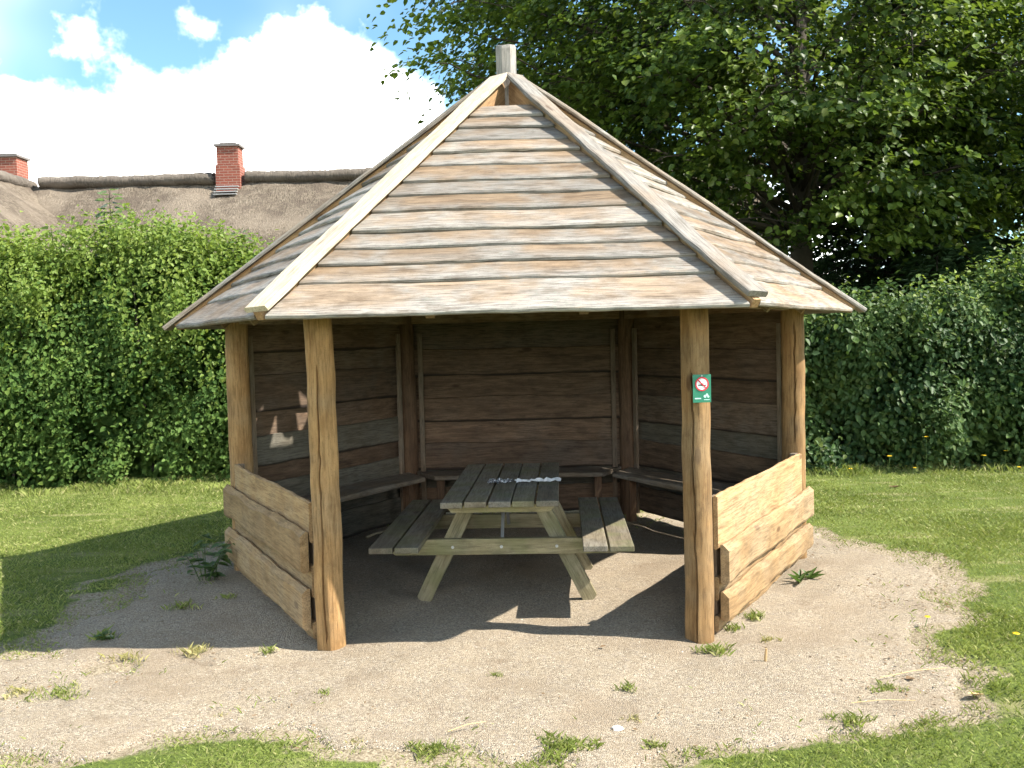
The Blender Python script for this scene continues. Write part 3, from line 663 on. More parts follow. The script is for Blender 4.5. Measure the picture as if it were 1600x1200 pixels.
def hedge(name, label, x0, x1, yf, depth, hfun, n_clump, per, seed, leaf=.055, top_share=.3, facing=-1, fresh=.62, lump=.08, low_mat='leaf_hedge'):
    root = empty(name, ((x0 + x1) / 2, float(yf(np.array((x0 + x1) / 2))) + depth / 2, 0)); tag(root, label, 'hedge')
    off = np.array(root.location)
    g = np.random.default_rng(seed)
    def surf(n):
        x = g.uniform(x0, x1, n); u = g.random(n); H = hfun(x)
        front = u < 1 - top_share
        bulge = .16 * vnoise(x, g.random(n) * 0, 1.5, seed)
        z = np.where(front, g.random(n) ** .9 * H, H - g.random(n) ** 2 * .25)
        yy = yf(x) + .05 + .24 * vnoise(x * 1.0, z * .8, 2.6, seed) + .16 * vnoise(x, z * .6, 6, seed + 1) + lump * vnoise(x, z, 1.25, seed + 8) + np.maximum(0, z / H - .8) * .9 + np.maximum(0, .18 - z / H) * .8
        y = np.where(front, yy, yf(x) + .2 + g.random(n) * (depth - .2))
        return x, y, z, front
    x, y, z, fr = surf(int(n_clump * 1.5))
    kp = (vnoise(x, z, 3.1, seed + 5) > -.42) | (g.random(len(x)) < .25) | ~fr; x, y, z, fr = x[kp], y[kp], z[kp], fr[kp]; n_clump = len(x)
    ci = np.repeat(np.arange(n_clump), per); n = len(ci)
    sc = g.uniform(.7, 1.3, n_clump)[ci]
    dx = g.normal(size=n) * .085 * sc; dz = g.normal(size=n) * .13 * sc; dy = g.normal(size=n) * .07 * sc + np.abs(dz) * .2
    spr = (~fr & (g.random(n_clump) < .35))[ci]; dx = np.where(spr, dx * .45, dx); dz = np.where(spr, np.minimum(np.abs(dz) * 1.5, .34), dz)
    P = np.stack([x[ci] + dx, y[ci] + dy, np.maximum(z[ci] + dz, .03)], -1)
    outw = np.stack([np.zeros(n), np.where(fr[ci], facing * 1.0, facing * .3), np.where(fr[ci], .75, 1.2)], -1)
    nrm = unit(outw + g.normal(size=(n, 3)) * .62)
    hang = np.tile(np.array([0, -.25, -.9]), (n, 1)); hang[~fr[ci]] = (0, -.2, .3)
    isz = g.uniform(.55, 1.3, n) * leaf * g.uniform(.75, 1.45, n_clump)[ci]
    hi = (P[:, 2] / hfun(P[:, 0]) + .18 * vnoise(P[:, 0], P[:, 2], 1.6, seed + 3) + g.normal(size=n) * .13) > fresh
    for nm, mk, sel in (('foliage', low_mat, ~hi), ('new_growth', 'leaf_hedge_top', hi)):
        V, Fc = leaf_cloud(P[sel] - off, nrm[sel], isz[sel] * (1 if nm == 'foliage' else .9), .6, hang[sel])
        mesh_obj(nm, big_mesh(nm, V, Fc), M[mk], root)
    # inner leaves, deep in the hedge
    m_ = n // 2
    x = g.uniform(x0, x1, m_); H = hfun(x); z = g.random(m_) * H * .93; yv = yf(x) + .38 + g.random(m_) * (depth - .4)
    nr = unit(g.normal(size=(m_, 3)) + np.array([0, facing * .6, .5]))
    V, Fc = leaf_cloud(np.stack([x, yv, z], -1) - off, nr, g.uniform(.8, 1.7, m_) * leaf * 2.3, .8)
    mesh_obj('inner_foliage', big_mesh('inner_foliage', V, Fc), M[low_mat], root)
    st = MB(); gg = random.Random(seed)
    k = int((x1 - x0) / .22)
    for i in range(k):
        sx = x0 + (x1 - x0) * (i + gg.random()) / k; hh = float(hfun(np.array(sx))) * gg.uniform(.7, .97); yb = float(yf(np.array(sx))) + depth * gg.uniform(.35, .7)
        p0 = Vector((sx, yb, -.03)); p2 = Vector((sx + gg.uniform(-.35, .35), yb + gg.uniform(-.35, .2), hh)); p1 = (p0 + p2) / 2 + Vector((gg.uniform(-.1, .1), 0, 0))
        st.tube([p - Vector(off) for p in (p0, p1, p2)], [.022, .016, .006], 5)
    st.build('stems', M['bark2'], root)
    return root
hl = lambda x: 2.88 + .20 * vnoise(x, x * 0, 1.3, 2) - np.clip((x + 4.0) * .05, 0, .4)
hr = lambda x: 1.86 + .26 * vnoise(x, x * 0, 1.5, 5) + .10 * vnoise(x, x * 0, 4.5, 5) + np.clip((x - 4.3) * .22, 0, .6)
hedge('tall_hedge', 'tall leafy green hedge on the left below the thatched roof', -9.5, -.1, lambda x: 4.28 + (x + 3.65) * .22 * (x < -2) + (x >= -2) * .36, 1.3, hl, 2900, 24, 31)
hedge('low_hedge', 'dark green bushy hedge on the right below the trees', .1, 9.5, lambda x: 3.95 - (x - 3.65) * .06, 1.3, hr, 2400, 22, 33, leaf=.062, top_share=.2, fresh=1.12, lump=.30, low_mat='leaf_bush')

# ------------------------------------------------------------------ trees
def tree(name, label, base, H, trunk_r, crown_c, crown_r, n_limb, n_spray, per, leaf, mat, seed, fork=.35, flat=.16, spray_r=.5, shell=.55, lean=(0, 0), extra=(), low=-.55):
    g = random.Random(seed); q = np.random.default_rng(seed)
    root = empty(name, base); tag(root, label, 'tree', 'trees behind the hedge')
    cc = Vector(crown_c) - Vector(base)
    tk = MB(); tp = [Vector((lean[0] * u + .12 * math.sin(u * 5 + seed), lean[1] * u + .10 * math.cos(u * 4 + seed) - .1, H * u - .05)) for u in (0, .03, .1, .2, .32, .45, .6, .75, .9)]
    tk.tube(tp, [trunk_r * f for f in (1.35, 1.1, 1, .92, .8, .62, .45, .28, .1)], 12)
    tk.build('trunk', M['bark'], root, smooth=True)
    # spray centres: in the crown shell, grouped on limbs
    tips = []
    for i in range(n_limb):
        th = i * 2.39996 + g.uniform(-.3, .3); el = g.uniform(low, 1.0)
        ce = math.sqrt(max(0, 1 - min(1, el) ** 2)) if el > 0 else math.sqrt(1 - el * el)
        rr = g.uniform(.62, 1.12)
        e = cc + Vector((crown_r[0] * ce * math.cos(th) * rr, crown_r[1] * ce * math.sin(th) * rr, crown_r[2] * min(el, .98) * rr))
        if i < len(extra): e = Vector(extra[i]) - Vector(base)
        s_u = min(.88, max(fork * .75, (e.z / H) * .72)); s0 = Vector((lean[0] * s_u + .12 * math.sin(s_u * 5 + seed), lean[1] * s_u + .10 * math.cos(s_u * 4 + seed) - .1, H * s_u - .05))
        mid = (s0 + e) / 2 + Vector((g.uniform(-.4, .4), g.uniform(-.4, .4), .35 + g.uniform(0, .5)))
        tips.append((s0, mid, e))
    lm = MB()
    C = []; D = []
    for s0, mid, e in tips:
        L = (e - s0).length; r0 = trunk_r * .24 * (L / 4) ** .5
        pts = [s0.lerp(mid, t).lerp(mid.lerp(e, t), t) for t in (0, .2, .4, .6, .8, 1)]
        lm.tube(pts, [r0, r0 * .8, r0 * .62, r0 * .45, r0 * .28, r0 * .1], 6)
        per_l = n_spray // n_limb
        for j in range(per_l):
            t = 1 - (g.random() ** 1.35) * shell; pb0 = s0.lerp(mid, t).lerp(mid.lerp(e, t), t)
            o = Vector((g.gauss(0, 1), g.gauss(0, 1), g.gauss(0, .55))) * (.24 + .5 * (1 - t) + .12 * L / 3)
            c = pb0 + o
            if g.random() < .35: lm.tube([pb0, (pb0 + c) / 2 + Vector((0, 0, .08)), c], [.018, .012, .005], 4, False)
            C.append(c); dd = (c - cc); dd.z *= .4; D.append(dd.normalized() if dd.length else Vector((1, 0, 0)))
    lm.build('limbs', M['bark'], root, smooth=True)
    C = np.array(C); D = np.array(D); k = len(C); ci = np.repeat(np.arange(k), per); n = len(ci)
    sr = q.uniform(.6, 1.25, k)[ci] * spray_r
    aa = q.uniform(0, 6.283, n); r_ = np.sqrt(q.random(n)); off = np.stack([np.cos(aa) * r_ * 1.25, np.sin(aa) * r_ * .58, q.normal(size=n) * flat], -1) * sr[:, None]
    rot = (np.arctan2(D[:, 1], D[:, 0]) + q.normal(size=k) * .5)[ci]; off = np.stack([off[:, 0] * np.cos(rot) - off[:, 1] * np.sin(rot), off[:, 0] * np.sin(rot) + off[:, 1] * np.cos(rot), off[:, 2]], -1)
    rad = np.sqrt(off[:, 0] ** 2 + off[:, 1] ** 2)
    P = C[ci] + off; P[:, 2] -= rad * rad * .5 / spray_r
    nrm = unit(np.array([0, 0, 1.0]) + D[ci] * .45 + q.normal(size=(n, 3)) * .42)
    hang = D[ci] * .8 + np.array([0, 0, -.55])
    V, Fc = leaf_cloud(P, nrm, q.uniform(.65, 1.25, n) * leaf, .72, hang)
    mesh_obj('crown', big_mesh('crown', V, Fc), M[mat], root)
    return root
tree('broadleaf_tree', 'large maple tree with spreading crown right behind the shelter', (5.1, 9.2, 0), 12.5, .21, (4.4, 8.9, 7.2), (5.0, 3.9, 5.2), 76, 1350, 54, .112, 'leaf_tree', 3, spray_r=.62, flat=.10, shell=.48, low=-.85,
     extra=((2.2, 4.9, 5.9), (2.9, 4.6, 6.6), (5.4, 4.9, 5.6), (6.2, 5.0, 6.4), (4.6, 5.2, 4.6), (7.0, 5.6, 5.2), (3.6, 5.6, 5.0), (5.0, 6.4, 3.5), (6.2, 6.8, 3.2), (-.9, 8.0, 6.6), (-.7, 8.0, 5.9), (-.2, 7.8, 5.2), (-.8, 8.2, 7.6), (.1, 8, 6.9), (.5, 7.6, 5.8), (.3, 7.2, 7.4), (1.0, 7.2, 6.4), (-.6, 7.8, 7.0), (6.6, 6.6, 4.0), (3.9, 6.0, 7.2)))
tree('broadleaf_tree', 'darker beech tree in second row behind the maple', (3.2, 13.5, 0), 13, .25, (3.4, 13.0, 7.6), (5.0, 4.0, 5.6), 46, 1000, 30, .14, 'leaf_tree2', 8, spray_r=.7)
tree('broadleaf_tree', 'leafy tree at the far right edge behind the hedge', (11.6, 8.2, 0), 11, .24, (11.0, 8.0, 6.6), (4.2, 3.8, 4.6), 44, 800, 44, .105, 'leaf_tree', 15, spray_r=.62, low=-.8)
tree('broadleaf_tree', 'dark bushy tree filling the gap behind the spruce', (8.6, 15.0, 0), 9, .2, (8.4, 15.0, 4.6), (4.6, 3.2, 4.2), 40, 700, 26, .16, 'leaf_tree2', 21, spray_r=.8, low=-.9, shell=.8)

def conifer(name, label, base, H, seed):
    g = random.Random(seed); q = np.random.default_rng(seed); root = empty(name, base); tag(root, label, 'tree', 'trees behind the hedge')
    tk = MB(); tk.tube([(0, 0, -.05), (.02, 0, H * .3), (0, .03, H * .7), (0, 0, H)], [.24, .2, .1, .015], 10); tk.build('trunk', M['bark'], root, smooth=True)
    lm = MB(); P = []; Nn = []; T = []
    z = 1.6
    while z < H - .3:
        k = g.randint(4, 6); a0 = g.uniform(0, 6.28)
        for i in range(k):
            a = a0 + i * 6.283 / k + g.uniform(-.25, .25); L = (H - z) * .33 * g.uniform(.75, 1.1) + .35; L = min(L, 3.0)
            d = Vector((math.cos(a), math.sin(a), 0)); tip = Vector((0, 0, z)) + d * L + Vector((0, 0, -.18 * L))
            md = Vector((0, 0, z)) + d * L * .5 + Vector((0, 0, .04 * L)); s0 = Vector((0, 0, z))
            lm.tube([s0, md, tip], [.035, .022, .006], 5, False)
            m_ = int(95 * L)
            for j in range(m_):
                t = g.uniform(.15, 1); c = s0.lerp(md, t).lerp(md.lerp(tip, t), t); wv = (1 - abs(t - .45)) * .45 * L * .5
                sdv = Vector((-d.y, d.x, 0)); u = g.uniform(-1, 1)
                P.append(c + sdv * u * wv + Vector((0, 0, -abs(u) * .16 - g.random() * .12)))
                Nn.append((g.gauss(0, .35), g.gauss(0, .35), 1)); T.append(d * .7 + sdv * (1.2 if u > 0 else -1.2) + Vector((0, 0, -.5)))
        z += g.uniform(.20, .32)
    lm.build('limbs', M['bark'], root, smooth=True)
    P = np.array([tuple(v) for v in P]); Nn = unit(np.array(Nn)); T = np.array([tuple(v) for v in T])
    V, Fc = leaf_cloud(P, Nn, q.uniform(.7, 1.3, len(P)) * .20, .22, T * 2.0, .3)
    mesh_obj('crown', big_mesh('crown', V, Fc), M['needle'], root); return root
conifer('conifer_tree', 'dark spruce with drooping branches between the two leafy trees on the right', (7.9, 10.2, 0), 11.5, 5)

# ------------------------------------------------------------------ thatched house behind the left hedge
def thatch_mat(name, c1, c2, c3):
    mt, n = new_mat(name); pos = n('ShaderNodeTexCoord').outputs['Object']
    st = n('ShaderNodeVectorMath', {0: pos, 1: (2.6, 1.3, .7)}, operation='MULTIPLY').outputs[0]
    a = n('ShaderNodeTexNoise', {'Vector': st, 'Scale': 8.0, 'Detail': 8.0, 'Roughness': .72}).outputs[0]
    b = n('ShaderNodeTexNoise', {'Vector': pos, 'Scale': 2.2, 'Detail': 7.0, 'Roughness': .7}).outputs[0]
    col = n.mix(n.smooth(a, .32, .68), c1, c2); col = n.mix(n.math('MULTIPLY', n.smooth(b, .45, .60), .85), col, c3); d2 = n('ShaderNodeTexNoise', {'Vector': pos, 'Scale': .7, 'Detail': 4.0}).outputs[0]; col = n.mix(n.math('MULTIPLY', n.smooth(d2, .45, .65), .45), col, tuple(min(1, c * 1.25) for c in c2))
    bp = n('ShaderNodeBump', {'Strength': 1.0, 'Distance': .09, 'Height': a}).outputs[0]
    finish(n, n('ShaderNodeBsdfPrincipled', {'Base Color': col, 'Roughness': .95, 'Normal': bp, 'Specular IOR Level': .1}).outputs[0]); return mt
def brick_mat():
    mt, n = new_mat('red_brickwork'); uv = n('ShaderNodeTexCoord').outputs['UV']
    br = n('ShaderNodeTexBrick', {'Vector': uv, 'Color1': (.20, .05, .03, 1), 'Color2': (.28, .072, .042, 1), 'Mortar': (.30, .20, .15, 1), 'Scale': 1.0, 'Mortar Size': .008, 'Brick Width': .24, 'Row Height': .075, 'Bias': 0.0})
    bp = n('ShaderNodeBump', {'Strength': .5, 'Distance': .01, 'Height': br.outputs['Fac'], }, invert=True).outputs[0]
    finish(n, n('ShaderNodeBsdfPrincipled', {'Base Color': br.outputs['Color'], 'Roughness': .85, 'Normal': bp}).outputs[0]); return mt
M['thatch'] = thatch_mat('old_thatch', (.095, .074, .054), (.25, .205, .155), (.125, .098, .075))
M['turf'] = thatch_mat('ridge_heather', (.10, .083, .067), (.22, .185, .15), (.15, .125, .103))
M['brick'] = brick_mat(); M['lime'] = plain('limewash', (.72, .70, .65), .9, 0, .06, 4, .2)
M['cap'] = plain('grey_mortar_cap', (.17, .15, .14), .85, 0, .2, 20); M['zinc'] = plain('grey_slat', (.38, .37, .36), .6, 0, .15, 20)
M['glass'] = plain('dark_window_glass', (.03, .035, .04), .08, 0, .1, 3, spec=.5); M['white_paint'] = plain('white_window_paint', (.75, .75, .72), .5, 0, .04, 20)
HY, HZ, HW, EZ = 20.0, 6.42, 2.9, 4.05
hs = empty('thatched_house', (-7.0, HY, 0)); tag(hs, 'long thatched house with red brick chimneys behind the tall hedge', 'house')
inv = Matrix.Translation((7.0, -HY, 0))
def hpart(mb, name, mat, parent=hs, smooth=False):
    o = mb.build(name, mat, parent, smooth=smooth); o.data.transform(inv); return o
WX0, WR = -16.9, -14.0                                       # wing: ridge x = WR, eaves at WR +- HW
b = MB(); b.box(-13.8, 7.0, HY - HW + .55, HY + HW - .55, -.05, EZ + .25); b.box(WR - HW + .55, WR + HW - .55, 12.0, HY + HW - .55, -.05, EZ + .25)
hpart(b, 'wall', M['lime'])
def slope_grid(f, nu, nv, seed, amp=.07):
    V = []; g = np.random.default_rng(seed)
    for j in range(nv + 1):
        for i in range(nu + 1):
            p = Vector(f(i / nu, j / nv)); k = float(vnoise(p.x + p.y * .7, p.z * 1.3 + p.y, 1.3, seed)) * amp + g.uniform(-.018, .018)
            p.z += k; V.append(p)
    return V, [(j * (nu + 1) + i, j * (nu + 1) + i + 1, (j + 1) * (nu + 1) + i + 1, (j + 1) * (nu + 1) + i) for j in range(nv) for i in range(nu)]
b = MB()
b.add(*slope_grid(lambda u, v: (-14.0 + 21.3 * u, HY - HW * (1 - v), EZ + (HZ - EZ) * v ** .96), 150, 22, 1))
b.add(*slope_grid(lambda u, v: (7.3 - 21.3 * u, HY + HW * (1 - v), EZ + (HZ - EZ) * v ** .96), 40, 8, 2))
b.add(*slope_grid(lambda u, v: (-14.0 + 21.3 * u, HY - HW + .45 * v, EZ - .32 * v), 60, 2, 3, .03))
b.add(*slope_grid(lambda u, v: (WR + HW * (1 - v), 11.5 + (HY + .4 - 11.5) * u, EZ + (HZ - EZ) * v ** .96), 70, 22, 4))
b.add(*slope_grid(lambda u, v: (WR - HW * (1 - v), HY + .4 - (HY + .4 - 11.5) * u, EZ + (HZ - EZ) * v ** .96), 30, 8, 5))
b.add(*slope_grid(lambda u, v: (WR + HW - .45 * v, 11.5 + (HY - 11.5) * u, EZ - .32 * v), 40, 2, 6, .03))
hpart(b, 'thatch_roof', M['thatch'], smooth=True)
def ridge(p0, p1, seed):
    g = random.Random(seed); n_ = int((p1 - p0).length / .12); b = MB(); pts = []; rd = []; n_ = int(n_ * 1.6)
    for i in range(n_ + 1): p = p0.lerp(p1, i / n_); pts.append(p + Vector((0, 0, .015 * math.sin(i * .11 + seed) + .008 * math.sin(i * .55)))); rd.append(.185)
    b.tube(pts, rd, 14); b.v = [(x + g.uniform(-.02, .02), p0.y + (y - p0.y) * 1.5 + g.uniform(-.014, .014), z + g.uniform(-.014, .014)) for x, y, z in b.v] if seed < 3 else b.v; o = hpart(b, 'ridge_roll', M['turf'], smooth=True)
ridge(Vector((-13.6, HY, HZ + .08)), Vector((-8.55, HY, HZ + .08)), 1); ridge(Vector((-7.62, HY, HZ + .10)), Vector((7.3, HY, HZ + .10)), 2); ridge(Vector((WR, 11.5, HZ + .02)), Vector((WR, HY + .2, HZ + .02)), 3)
def chimney(cx, cy, z0, z1, z2, w1, w2):
    V = []; Fc = []; UV = []
    def ring(wd, dp, za, zb):
        c = [(-wd / 2, -dp / 2), (wd / 2, -dp / 2), (wd / 2, dp / 2), (-wd / 2, dp / 2)]; o = 0.0
        for i in range(4):
            x0, y0 = c[i]; x1, y1 = c[(i + 1) % 4]; l = math.hypot(x1 - x0, y1 - y0); k = len(V)
            V.extend([(cx + x0, cy + y0, za), (cx + x1, cy + y1, za), (cx + x1, cy + y1, zb), (cx + x0, cy + y0, zb)]); Fc.append((k, k + 1, k + 2, k + 3))
            UV.extend([(o, za), (o + l, za), (o + l, zb), (o, zb)]); o += l
        k = len(V); V.extend([(cx + x, cy + y, zb) for x, y in c]); Fc.append((k, k + 1, k + 2, k + 3)); UV.extend([(x, y) for x, y in c])
    ring(w1, w1 * .8, z0, z1); ring(w2, w2 * .8, z1, z2)
    me = pmesh('chimney', V, Fc); ul = me.uv_layers.new(name='UVMap')
    for l, uv in zip(me.loops, UV): ul.data[l.index].uv = uv
    ch = mesh_obj('chimney', me, M['brick'], hs); me.transform(inv)
    b = MB(); b.box(cx - w2 / 2 - .055, cx + w2 / 2 + .055, cy - w2 * .4 - .055, cy + w2 * .4 + .055, z2 + .002, z2 + .07); b.box(cx - w2 / 2 + .08, cx + w2 / 2 - .08, cy - w2 * .4 + .06, cy + w2 * .4 - .06, z2 + .072, z2 + .12)
    hpart(b, 'chimney_cap', M['cap'], ch)
    return ch
ch = chimney(-8.08, HY - .05, 5.4, 6.86, 7.38, .70, .62)
for i in range(4):
    b = MB(); zz = HZ - .52 + i * .085; b.box(-8.41, -7.75, HY - .72 + i * .075, HY - .60 + i * .075, zz + .045, zz + .07); hpart(b, 'flashing', M['zinc'], ch)
chimney(-14.7, HY + .3, 5.6, 6.5, 7.30, .86, .80)
for wx in (-11, -9, -6.5, -4, -1.5, 1.5, 4):
    b = MB(); b.box(wx - .5, wx + .5, HY - HW + .50, HY - HW + .548, 1.2, 2.5); wn = hpart(b, 'window', M['white_paint'])
    for sx in (-.24, .24):
        b = MB(); b.box(wx + sx - .20, wx + sx + .20, HY - HW + .485, HY - HW + .498, 1.28, 2.42); hpart(b, 'pane', M['glass'], wn)

# ------------------------------------------------------------------ sapling shoots above the hedge
def sapling(loc, h, n, seed, size, label):
    g = random.Random(seed); root = empty('sapling', loc); tag(root, label, 'sapling', 'broad-leaved shoots above the hedge')
    b = MB(); tp = [Vector((.03 * math.sin(u * 4 + seed), .02, h * u)) for u in (0, .3, .6, .85, 1)]
    b.tube(tp, [.014, .011, .009, .006, .003], 6); b.build('stem', M['bark2'], root)
    V, Fc = leaf_cloud(np.zeros((1, 3)), np.array([[0, 0, 1.0]]), np.array([1.0]), .95, np.array([[0, 60.0, 0]]))
    lmesh = big_mesh('leaf', V, Fc); lmesh.materials.append(M['leaf_big'])
    for i in range(n):
        u = .42 + .58 * i / n; a = i * 2.4 + g.uniform(-.4, .4); p = Vector((.03 * math.sin(u * 4 + seed), .02, h * u))
        d = Vector((math.cos(a), math.sin(a) , -.35 + .5 * u)).normalized(); s = size * g.uniform(.7, 1.15) * (1.15 - .5 * (u - .4))
        nn = (Vector((0, -.45, 1)) + Vector((g.uniform(-.4, .4), g.uniform(-.4, .4), 0))); nn = (nn - d * nn.dot(d)).normalized()
        o = mesh_obj('leaf', lmesh, None, root, frame(p + d * (.04 + .10 * (1 - u)), d.cross(nn) * s, d * s, nn * s))
sapling((-4.98, 4.75, 2.2), 1.46, 40, 1, .15, 'tall pale leafy shoot standing highest above the left hedge')
sapling((-4.3, 4.8, 2.2), 1.02, 28, 2, .15, 'shorter leafy shoot above the hedge, right of the tallest one')
sapling((-3.42, 4.75, 2.1), 1.02, 28, 4, .11, 'leafy shoot above the hedge beside the shelter roof edge')
sapling((-5.75, 4.7, 2.3), .92, 22, 5, .12, 'small leafy shoot above the hedge at the far left')

# ------------------------------------------------------------------ tufts, weeds, flowers and litter on the ground
def tuft(px, py, rad, hgt, n, label, seed, name='grass_tuft', cat='grass tuft', group='grass tufts on the gravel'):
    q = np.random.default_rng(seed); p = at(px, py); z0 = floor_z(p.x, p.y)
    a = q.uniform(0, 6.28, n); r = rad * np.sqrt(q.random(n)) * (.6 + .4 * np.sin(a * 3 + seed))
    V, Fc = blades(r * np.cos(a) * 1.3, r * np.sin(a), np.full(n, -.003), q.uniform(.3, 1, n) ** 1.3 * hgt, q.uniform(.002, .0036, n), q.uniform(.1, .9, n))
    o = mesh_obj(name, big_mesh(name, V, Fc), M['dry_grass'] if seed - 500 in (7, 11, 13, 14, 16, 20, 21) else M['grass']); o.location = (p.x, p.y, z0); return tag(o, label, cat, group)
TUFTS = [(775, 1057, .035, .030, 60, 'small green grass tuft alone in the middle of the gravel'),
         (980, 1078, .05, .045, 90, 'grass tuft on the gravel below the right end of the table'),
         (507, 1087, .04, .04, 70, 'grass tuft on the gravel below the left front post'),
         (672, 1176, .10, .042, 420, 'wide grass tuft at the bottom edge, left of centre'),
         (880, 1172, .13, .05, 700, 'biggest grass tuft at the bottom edge, right of centre'),
         (1020, 1168, .05, .035, 140, 'grass tuft right of the biggest tuft at the bottom edge'),
         (1385, 1079, .08, .035, 260, 'grass tuft on the right-hand rim of the gravel'),
         (990, 1127, .05, .03, 70, 'thin pale grass tuft above the tufts at the bottom edge'),
         (1118, 1020, .09, .055, 260, 'green grass tuft at the foot of the right front post'),
         (1178, 968, .07, .06, 120, 'grass tuft along the foot of the right low wall'),
         (1145, 985, .06, .05, 80, 'short grass tuft between the right front post and low wall'),
         (1200, 1003, .06, .045, 80, 'sparse grass tuft just above the wooden peg'),
         (95, 1087, .14, .04, 260, 'flat grass tuft on the gravel path at the left edge'),
         (200, 1030, .12, .05, 120, 'straw-coloured grass tuft at the left edge of the shelter shadow'),
         (300, 1022, .10, .06, 140, 'thin grass tuft on the shadow line left of the shelter'),
         (420, 1020, .05, .05, 80, 'grass tuft at the near end of the left low wall'),
         (30, 1085, .10, .04, 140, 'low grass tuft at the far left edge of the path'),
         (160, 1000, .08, .07, 120, 'green weed tuft in shadow at the gravel rim on the left'),
         (285, 950, .12, .05, 150, 'low grass tuft in shadow beside the left low wall'),
         (355, 935, .07, .04, 70, 'small tuft in shadow close to the left low wall'),
         (345, 1120, .03, .02, 30, 'tiny yellowed tuft on the gravel at lower left'),
         (555, 1162, .035, .025, 40, 'tiny tuft on the gravel left of the bottom tufts'),
         (1330, 1130, .10, .05, 220, 'grass tuft on the gravel rim at lower right')]
for i, tfs in enumerate(TUFTS): tuft(*tfs, seed=500 + i)

def leafy_weed(px, py, stems, hgt, leaf, per, label, seed, strap=False):
    g = random.Random(seed); p = at(px, py); root = empty('weed', (p.x, p.y, floor_z(p.x, p.y))); tag(root, label, 'weed')
    V, Fc = leaf_cloud(np.zeros((1, 3)), np.array([[0, 0, 1.0]]), np.array([1.0]), .26 if strap else .55, np.array([[0, 60.0, 0]]))
    lmesh = big_mesh('leaf', V, Fc); lmesh.materials.append(M['weed'])
    for s_ in range(stems):
        a = g.uniform(0, 6.28); d = Vector((math.cos(a), math.sin(a), 0)); ln = g.uniform(.25, .75); h = hgt * g.uniform(.6, 1.0)
        base = d * g.uniform(0, .08); tip = base + d * h * ln + Vector((0, 0, h))
        if not strap:
            b = MB(); b.tube([base, (base + tip) / 2 + Vector((0, 0, .02)), tip], [.004, .003, .0015], 5, False); b.build('stem', M['weed'], root)
        for i in range(per):
            u = (i + 1) / per if not strap else 0; pp = base.lerp(tip, u); aa = i * 2.0 + g.uniform(-.5, .5) + (a if strap else 0)
            dd = Vector((math.cos(aa), math.sin(aa), g.uniform(-.3, .35) if not strap else g.uniform(.4, 1.4))).normalized(); nn = Vector((0, 0, 1)) - dd * dd.z
            nn.normalize(); s = leaf * g.uniform(.6, 1.1)
            mesh_obj('leaf', lmesh, None, root, frame(pp, dd.cross(nn) * s, dd * s, nn * s))
leafy_weed(322, 908, 9, .30, .10, 7, 'bushy green weed in shadow beside the left low wall', 1)
leafy_weed(375, 885, 4, .22, .10, 6, 'smaller weed at the far end of the left low wall', 2)
leafy_weed(1252, 908, 3, .04, .11, 7, 'bright green strap-leaved weed at the far end of the right low wall', 3, True)
leafy_weed(165, 1002, 3, .04, .07, 6, 'small flat leafy weed at the gravel rim on the left', 4)

M['yellow'] = plain('yellow_petals', (.75, .50, .02), .6, 0, .1, 30); M['stalk'] = plain('flower_stalk', (.10, .16, .04), .6, 0, .1, 30)
def flower(p, h, r, label, seed, group='yellow flowers'):
    g = random.Random(seed); root = empty('yellow_flower', p); tag(root, label, 'flower', group)
    b = MB(); b.tube([(0, 0, -.01), (.01, 0, h * .6), (.012, -.006, h)], [.0025, .0022, .002], 5, False); b.build('stalk', M['stalk'], root)
    b = MB(); n = 14
    for k in range(n):
        a = 6.283 * k / n; a2 = a + 6.283 / n * .8; rr = r * g.uniform(.85, 1.1)
        b.add([(.012, -.006, h), (.012 + rr * math.cos(a), -.006 + rr * math.sin(a), h + .006), (.012 + rr * math.cos(a2), -.006 + rr * math.sin(a2), h + .006), (.012 + rr * .4 * math.cos(a), -.006 + rr * .4 * math.sin(a), h + .012)], [(0, 1, 2), (0, 2, 3), (0, 3, 1), (1, 3, 2)])
    b.build('flower_head', M['yellow'], root)
for i, (px, py, lb) in enumerate(((1445, 978, 'yellow dandelion at the right-hand rim of the gravel'), (1583, 1010, 'yellow dandelion in the lawn at the right edge'), (1327, 746, 'yellow flower at the hedge foot nearest the shelter'), (1427, 744, 'yellow flower at the hedge foot, middle of the three'), (1590, 742, 'yellow flower at the hedge foot by the right edge'))):
    p = at(px, py); flower((p.x, p.y, floor_z(p.x, p.y)), .05 if i < 2 else .07, .018 if i < 2 else .022, lb, 800 + i)
for i, (px, py) in enumerate(((1388, 713), (1446, 683), (1570, 705), (1535, 712))):
    d = ray(px, py); p = CAM + d * ((3.66 - CAM.y) / d.y); flower((p.x, p.y, 0.0), p.z, .030, ('yellow flower low in the right hedge, nearest the shelter', 'yellow flower highest in the right hedge', 'yellow flower low in the right hedge, nearest the right edge', 'yellow flower low in the right hedge, second from the right edge')[i], 820 + i)
M['stick'] = plain('dry_stick', (.45, .36, .24), .8, 0, .15, 30); M['peg'] = plain('peg_wood', (.42, .27, .13), .8, 0, .2, 40); M['dry'] = plain('dry_leaf', (.16, .10, .05), .8, 0, .3, 60); M['dryl'] = plain('pale_dry_leaf', (.50, .36, .18), .8, 0, .2, 60)
def stick(pts, r, name, label, cat, mat, group=None):
    b = MB(); o0 = Vector(pts[0]); b.tube([Vector(p) - o0 for p in pts], [r * f for f in (1, .9, .7)[:len(pts)]], 6); o = b.build(name, mat); o.location = o0; return tag(o, label, cat, group)
p, q = at(573, 843), at(601, 834); stick([(p.x, p.y, .02), ((p.x + q.x) / 2, (p.y + q.y) / 2, .028), (q.x, q.y, .02)], .010, 'stick', 'pale dry stick lying under the fixed bench on the left', 'stick', M['stick'])
